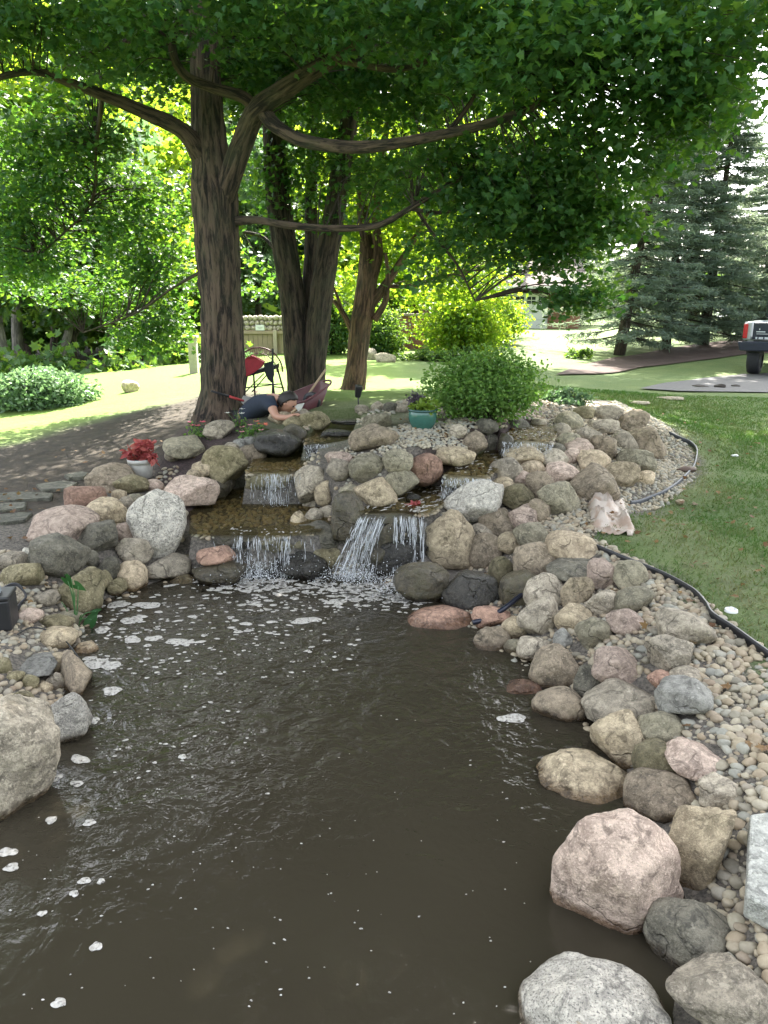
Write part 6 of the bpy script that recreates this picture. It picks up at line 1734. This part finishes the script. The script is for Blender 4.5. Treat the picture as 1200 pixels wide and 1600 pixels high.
mb = MB(); x0 = xl+.27
mb.box((x0+.09, Yt-.012, zb1+.26), (.02, .004, .035)); mb.box((x0+.12, Yt-.0125, zb1+.20), (.2, .004, .022)); mb.box((x0+.16, Yt-.012, zb1+.15), (.26, .004, .012), (0, 0, 0)); mb.box((x0+.04, Yt-.0125, zb1+.05), (.04, .004, .05)); mb.box((x0+.14, Yt-.012, zb1+.05), (.1, .004, .045)); mb.box((x0+.3, Yt-.0125, zb1+.05), (.16, .004, .05))
o = link('lettering', mb.mesh('lettering', False), plain('silver_lettering', (.5,.52,.58), .35)); o.parent = tg
for s in (0, 1):
    mb = MB(); mb.box((xl+.05+s*(W-.1), Yt-.01, (zb1+zt1)/2-.0), (.10, .08, (zt1-zb1)*.82), bev=.018); mb.build('tail_light', plain('red_lens', (.42,.02,.03), .15), t, False)
mb = MB(); mb.box((xc, Yt-.12, zb1-.14), (W+.14, .26, .22), bev=.03, taper=.94); mb.build('bumper', plain('bumper_navy', (.018,.022,.04), .35), t, False)
mb = MB(); mb.box((xc, Yt+2.3, zb1-.1), (W-.5, 4.6, .2)); mb.build('chassis', BLK, t, False)
mb = MB(); mb.box((xc, Yt+2.85, (zb1+zt1)/2-.02), (W-.02, 1.7, zt1-zb1), bev=.05); mb.build('cab', TW, t, False)
mb = MB(); mb.box((xc, Yt+2.8, zt1+.28), (W-.22, 1.4, .52), bev=.14); cabw = mb.build('cab_glass', plain('cab_glass', (.02,.025,.03), .06), t, False)
mb = MB(); mb.box((xc, Yt+2.8, zt1+.56), (W-.3, 1.25, .06), bev=.025); mb.build('cab_roof', TW, t, False)
mb = MB(); mb.box((xc, Yt+4.35, (zb1+zt1)/2-.06), (W-.04, 1.35, zt1-zb1-.1), bev=.09); mb.build('hood', TW, t, False)
for yy in (.75, 4.2):
    for s in (0, 1):
        ring_wheel('wheel', np.array([xl+.28+s*(W-.54), Yt+yy-.35, zg+.39]), .39, .29, (1, 0, 0), plain('tyre_rubber', (.014,.015,.02), .7), plain('wheel_rim', (.2,.21,.23), .35, .6), t)
mb = MB(); mb.box((xl+.30, Yt+.06, zb1-.24), (.38, .02, .22)); mb.build('mud_flap', BLK, t, False)
t.rotation_euler = (0, 0, math.radians(-34))
# dark car parked beyond
Yv = 31; q = at_y(1120,516,Yv); zg = gz(q[0], Yv)
t = empty('parked_car', (q[0]+1.6, Yv, zg), 'dark car parked far behind the spruces, left of the truck', 'car')
m = mpp(q); CARM = plain('car_dark', (.03,.032,.045), .25); x0 = at_y(1128,516,Yv)[0]; zc_ = at_y(1128,518,Yv)[2]; zt_ = at_y(1128,502,Yv)[2]
mb = MB(); mb.prism([(x0, Yv, zg+.25), (x0-.05, Yv, zg+.75), (x0+.5, Yv, zg+.9), (x0+1.1, Yv, zg+1.45), (x0+2.7, Yv, zg+1.45), (x0+3.4, Yv, zg+.92), (x0+4.2, Yv, zg+.8), (x0+4.3, Yv, zg+.28)], (0, 1.75, 0)); mb.build('body', CARM, t, False)
mb = MB(); mb.prism([(x0+.68, Yv-.01, zg+.93), (x0+1.15, Yv-.01, zg+1.38), (x0+2.65, Yv-.01, zg+1.38), (x0+3.15, Yv-.01, zg+.93)], (0, 1.77, 0)); mb.build('windows', plain('car_glass', (.05,.055,.06), .06), t, False)
for xx in (.85, 3.35):
    for s in (0, 1): ring_wheel('wheel', np.array([x0+xx, Yv+.1+1.55*s, zg+.32]), .32, .22, (0, 1, 0), BLK, PALE, t)
# ------------------------------------------------------------------ the kneeling person
def skin_body(name, J, E_, mat, par=None, root=0, sub=2):
    bm = bmesh.new(); vs = [bm.verts.new(tuple(p)) for p, r in J]
    for a, b in E_: bm.edges.new((vs[a], vs[b]))
    me = bpy.data.meshes.new(name); bm.to_mesh(me); bm.free()
    o = bpy.data.objects.new(name, me); COL.objects.link(o); me.materials.append(mat)
    sk = o.modifiers.new('skin', 'SKIN'); sk.use_smooth_shade = True
    for i, (p, r) in enumerate(J):
        d = me.skin_vertices[0].data[i]; d.radius = r if isinstance(r, tuple) else (r, r); d.use_root = (i == root)
    ss = o.modifiers.new('sub', 'SUBSURF'); ss.levels = sub; ss.render_levels = sub
    dg = bpy.context.evaluated_depsgraph_get(); ev = bpy.data.meshes.new_from_object(o.evaluated_get(dg))
    ev.name = name; o.modifiers.clear(); o.data = ev
    for p in ev.polygons: p.use_smooth = True
    if len(ev.materials) == 0: ev.materials.append(mat)
    if par is not None:
        o.parent = par; o.matrix_parent_inverse = Matrix.Translation(par.location).inverted()
    return o
SKIN_ = plain('skin', (.42,.23,.16), .5, 0, .08, 12, .03); NAVY = plain('navy_shirt', (.018,.026,.045), .85, 0, .25, 30); SHORT = plain('dark_trousers', (.03,.03,.032), .9); HAIR = plain('dark_hair', (.014,.010,.008), .6, 0, .4, 60)
pb = at_y(398,662,8.85); pb[2] = gz(pb[0], pb[1])
person = empty('person', pb, 'person in a navy t-shirt bending low over the stones, dark hair, looking down', 'person')
pel, sp1, sp2, chs, nb, nk = pt(384,654,9.15), pt(394,643,9.02), pt(404,634,8.92), pt(416,628,8.82), pt(427,624,8.76), pt(436,624,8.72)
hd = pt(449,629,8.68)
shR, elR, wrR, haR = pt(423,631,8.62), pt(431,652,8.50), pt(448,653,8.44), pt(456,649,8.43)
shL, elL, wrL, haL = pt(430,626,8.93), pt(446,648,8.92), pt(458,650,8.78), pt(465,645,8.72)
hR, kR, aR, fR = pt(382,658,9.10), pt(388,676,9.35), pt(372,672,9.75), pt(372,670,9.85)
hL, kL, aL, fL = pt(378,652,9.30), pt(372,664,9.65), pt(366,660,10.0), pt(366,659,10.1)
J = [(pel,(.15,.12)),(sp1,(.14,.11)),(sp2,(.15,.115)),(chs,(.16,.12)),(nb,(.09,.08)),(nk,.058),(hd+np.array([-.03,0,.02]),.06),
     (shR,.062),(elR,.045),(wrR,.032),(haR,(.036,.022)),(shL,.062),(elL,.045),(wrL,.032),(haL,(.036,.022)),
     (hR,.10),(kR,.065),(aR,.045),(fR,.045),(hL,.10),(kL,.065),(aL,.045),(fL,.045)]
E_ = [(0,1),(1,2),(2,3),(3,4),(4,5),(5,6),(3,7),(7,8),(8,9),(9,10),(3,11),(11,12),(12,13),(13,14),(0,15),(15,16),(16,17),(17,18),(0,19),(19,20),(20,21),(21,22)]
for hand, h, w in ((10, haR, wrR), (14, haL, wrL)):
    d = (h-w)/np.linalg.norm(h-w); s = np.cross(d, (0, 0, 1)); s /= np.linalg.norm(s); u = np.cross(s, d)
    for k, (off, L) in enumerate(((-.026,.062),(-.009,.075),(.009,.070),(.026,.055))):
        a = len(J); b0_ = h+d*.028+s*off
        J += [(b0_, .010), (b0_+d*L*.5-u*.012, .0088), (b0_+d*L*.8-u*.04, .0078)]; E_ += [(hand, a), (a, a+1), (a+1, a+2)]
    a = len(J); J += [(h-d*.01-s*.04, .011), (h+d*.03-s*.052-u*.02, .009)]; E_ += [(hand, a), (a, a+1)]
body = skin_body('body', J, E_, SKIN_, person)
# head with a face, part of the body mesh
d0, T0 = ICO[4]
fwd = np.array([.80, -.12, -.58]); fwd /= np.linalg.norm(fwd); upv = np.array([.5, -.12, .82]); upv -= fwd*(upv@fwd); upv /= np.linalg.norm(upv); lat = np.cross(fwd, upv)
def head_pts(D, k=1.0):
    x, y, z = D[:, 0], D[:, 1], D[:, 2]          # x forward, y side, z up
    r = np.ones(len(D))
    X, Y_, Z = x*.098*k, y*.075*k, z*.118*k
    jaw = np.clip(-z, 0, 1); Y_ = Y_*(1-.32*jaw); X = X*(1-.10*jaw)
    def g(c, s): return np.exp(-((D-np.array(c)/np.linalg.norm(c))**2).sum(1)/s**2)
    X = X+.028*g((1,0,-.12), .16)+.012*g((1,0,.10), .13)-.012*g((.92,.34,.12), .17)-.012*g((.92,-.34,.12), .17)+.009*g((.95,.3,.3), .2)+.009*g((.95,-.3,.3), .2)+.012*g((.9,0,-.5), .14)-.006*g((.93,0,-.40), .06)+.014*g((.75,0,-.85), .22)
    Y_ = Y_+.022*g((-.05,1,-.05), .16)-.022*g((-.05,-1,-.05), .16)
    return X, Y_, Z
X, Y_, Z = head_pts(d0); HV = hd+fwd*X[:, None]+lat*Y_[:, None]+upv*Z[:, None]
bm = bmesh.new(); bm.from_mesh(body.data); vv = [bm.verts.new(tuple(p)) for p in HV]
for f in T0: bm.faces.new([vv[i] for i in f]).smooth = True
bm.to_mesh(body.data); bm.free()
DARKE = plain('eye_dark', (.02,.015,.012), .2)
for s in (1, -1):
    c = hd+fwd*.082+lat*s*.030+upv*.014; V = c+ICO[2][0]*.0125; mb = MB(); mb.add_np(V, ICO[2][1]); mb.build('eye', DARKE, person)
sel = (d0[:, 2] > .30+.55*np.clip(d0[:, 0], 0, 1)) | ((d0[:, 0] < -.12) & (d0[:, 2] > -.5)) | ((d0[:, 0] < .12) & (np.abs(d0[:, 1]) > .5) & (d0[:, 2] > .05))
X, Y_, Z = head_pts(d0, 1.10); hn = fbm(d0*9, 3, 3)[:, None]
HV = hd+(fwd*X[:, None]+lat*Y_[:, None]+upv*Z[:, None])*(1+.05*hn)
TF = T0[sel[T0].all(1)]; u, inv = np.unique(TF, return_inverse=True)
mb = MB(); mb.add_np(HV[u], inv.reshape(-1, 3)); ho = mb.build('hair', HAIR, person)
sm = ho.modifiers.new('thickness', 'SOLIDIFY'); sm.thickness = .012; sm.offset = -1
k = .022
JS = [(pel,(.165,.135)),(sp1,(.158,.128)),(sp2,(.168,.133)),(chs,(.178,.138)),(nb*.7+chs*.3,(.115,.10)),(shR,.082),(shR*.5+elR*.5,.070),(shL,.082),(shL*.5+elL*.5,.070)]
skin_body('t_shirt', JS, [(0,1),(1,2),(2,3),(3,4),(3,5),(5,6),(3,7),(7,8)], NAVY, person)
JT = [(pel+np.array([-.02,.05,-.02]),(.172,.142)),(hR,.118),(kR,.085),(aR*.7+kR*.3,.066),(hL,.118),(kL,.085),(aL*.7+kL*.3,.066)]
skin_body('trousers', JT, [(0,1),(1,2),(2,3),(0,4),(4,5),(5,6)], SHORT, person)
for f, a in ((fR, aR), (fL, aL)):
    mb = MB(); mb.box((f+a)/2+np.array([0, .05, -.02]), (.10, .27, .09), (0, 0, .1), .035); mb.build('shoe', BLK, person)
# small pale trowel in the hand
a = pt(455,645,8.4); b = pt(470,634,8.42)
t = empty('trowel', a, 'pale trowel held in front of the face of the bending person', 'trowel')
mb = MB(); mb.tube([a, a*.45+b*.55], [.012, .011], 8); mb.build('handle', WOODH, t)
d = (b-a)/np.linalg.norm(b-a); s = np.cross(d, (0, -1, 0)); s /= np.linalg.norm(s); q = a*.45+b*.55
mb = MB(); mb.prism([q-s*.03, q+s*.03, q+s*.035+d*.04, q+d*.11, q-s*.035+d*.04], (0, .006, 0)); mb.build('blade', PALE, t, False)
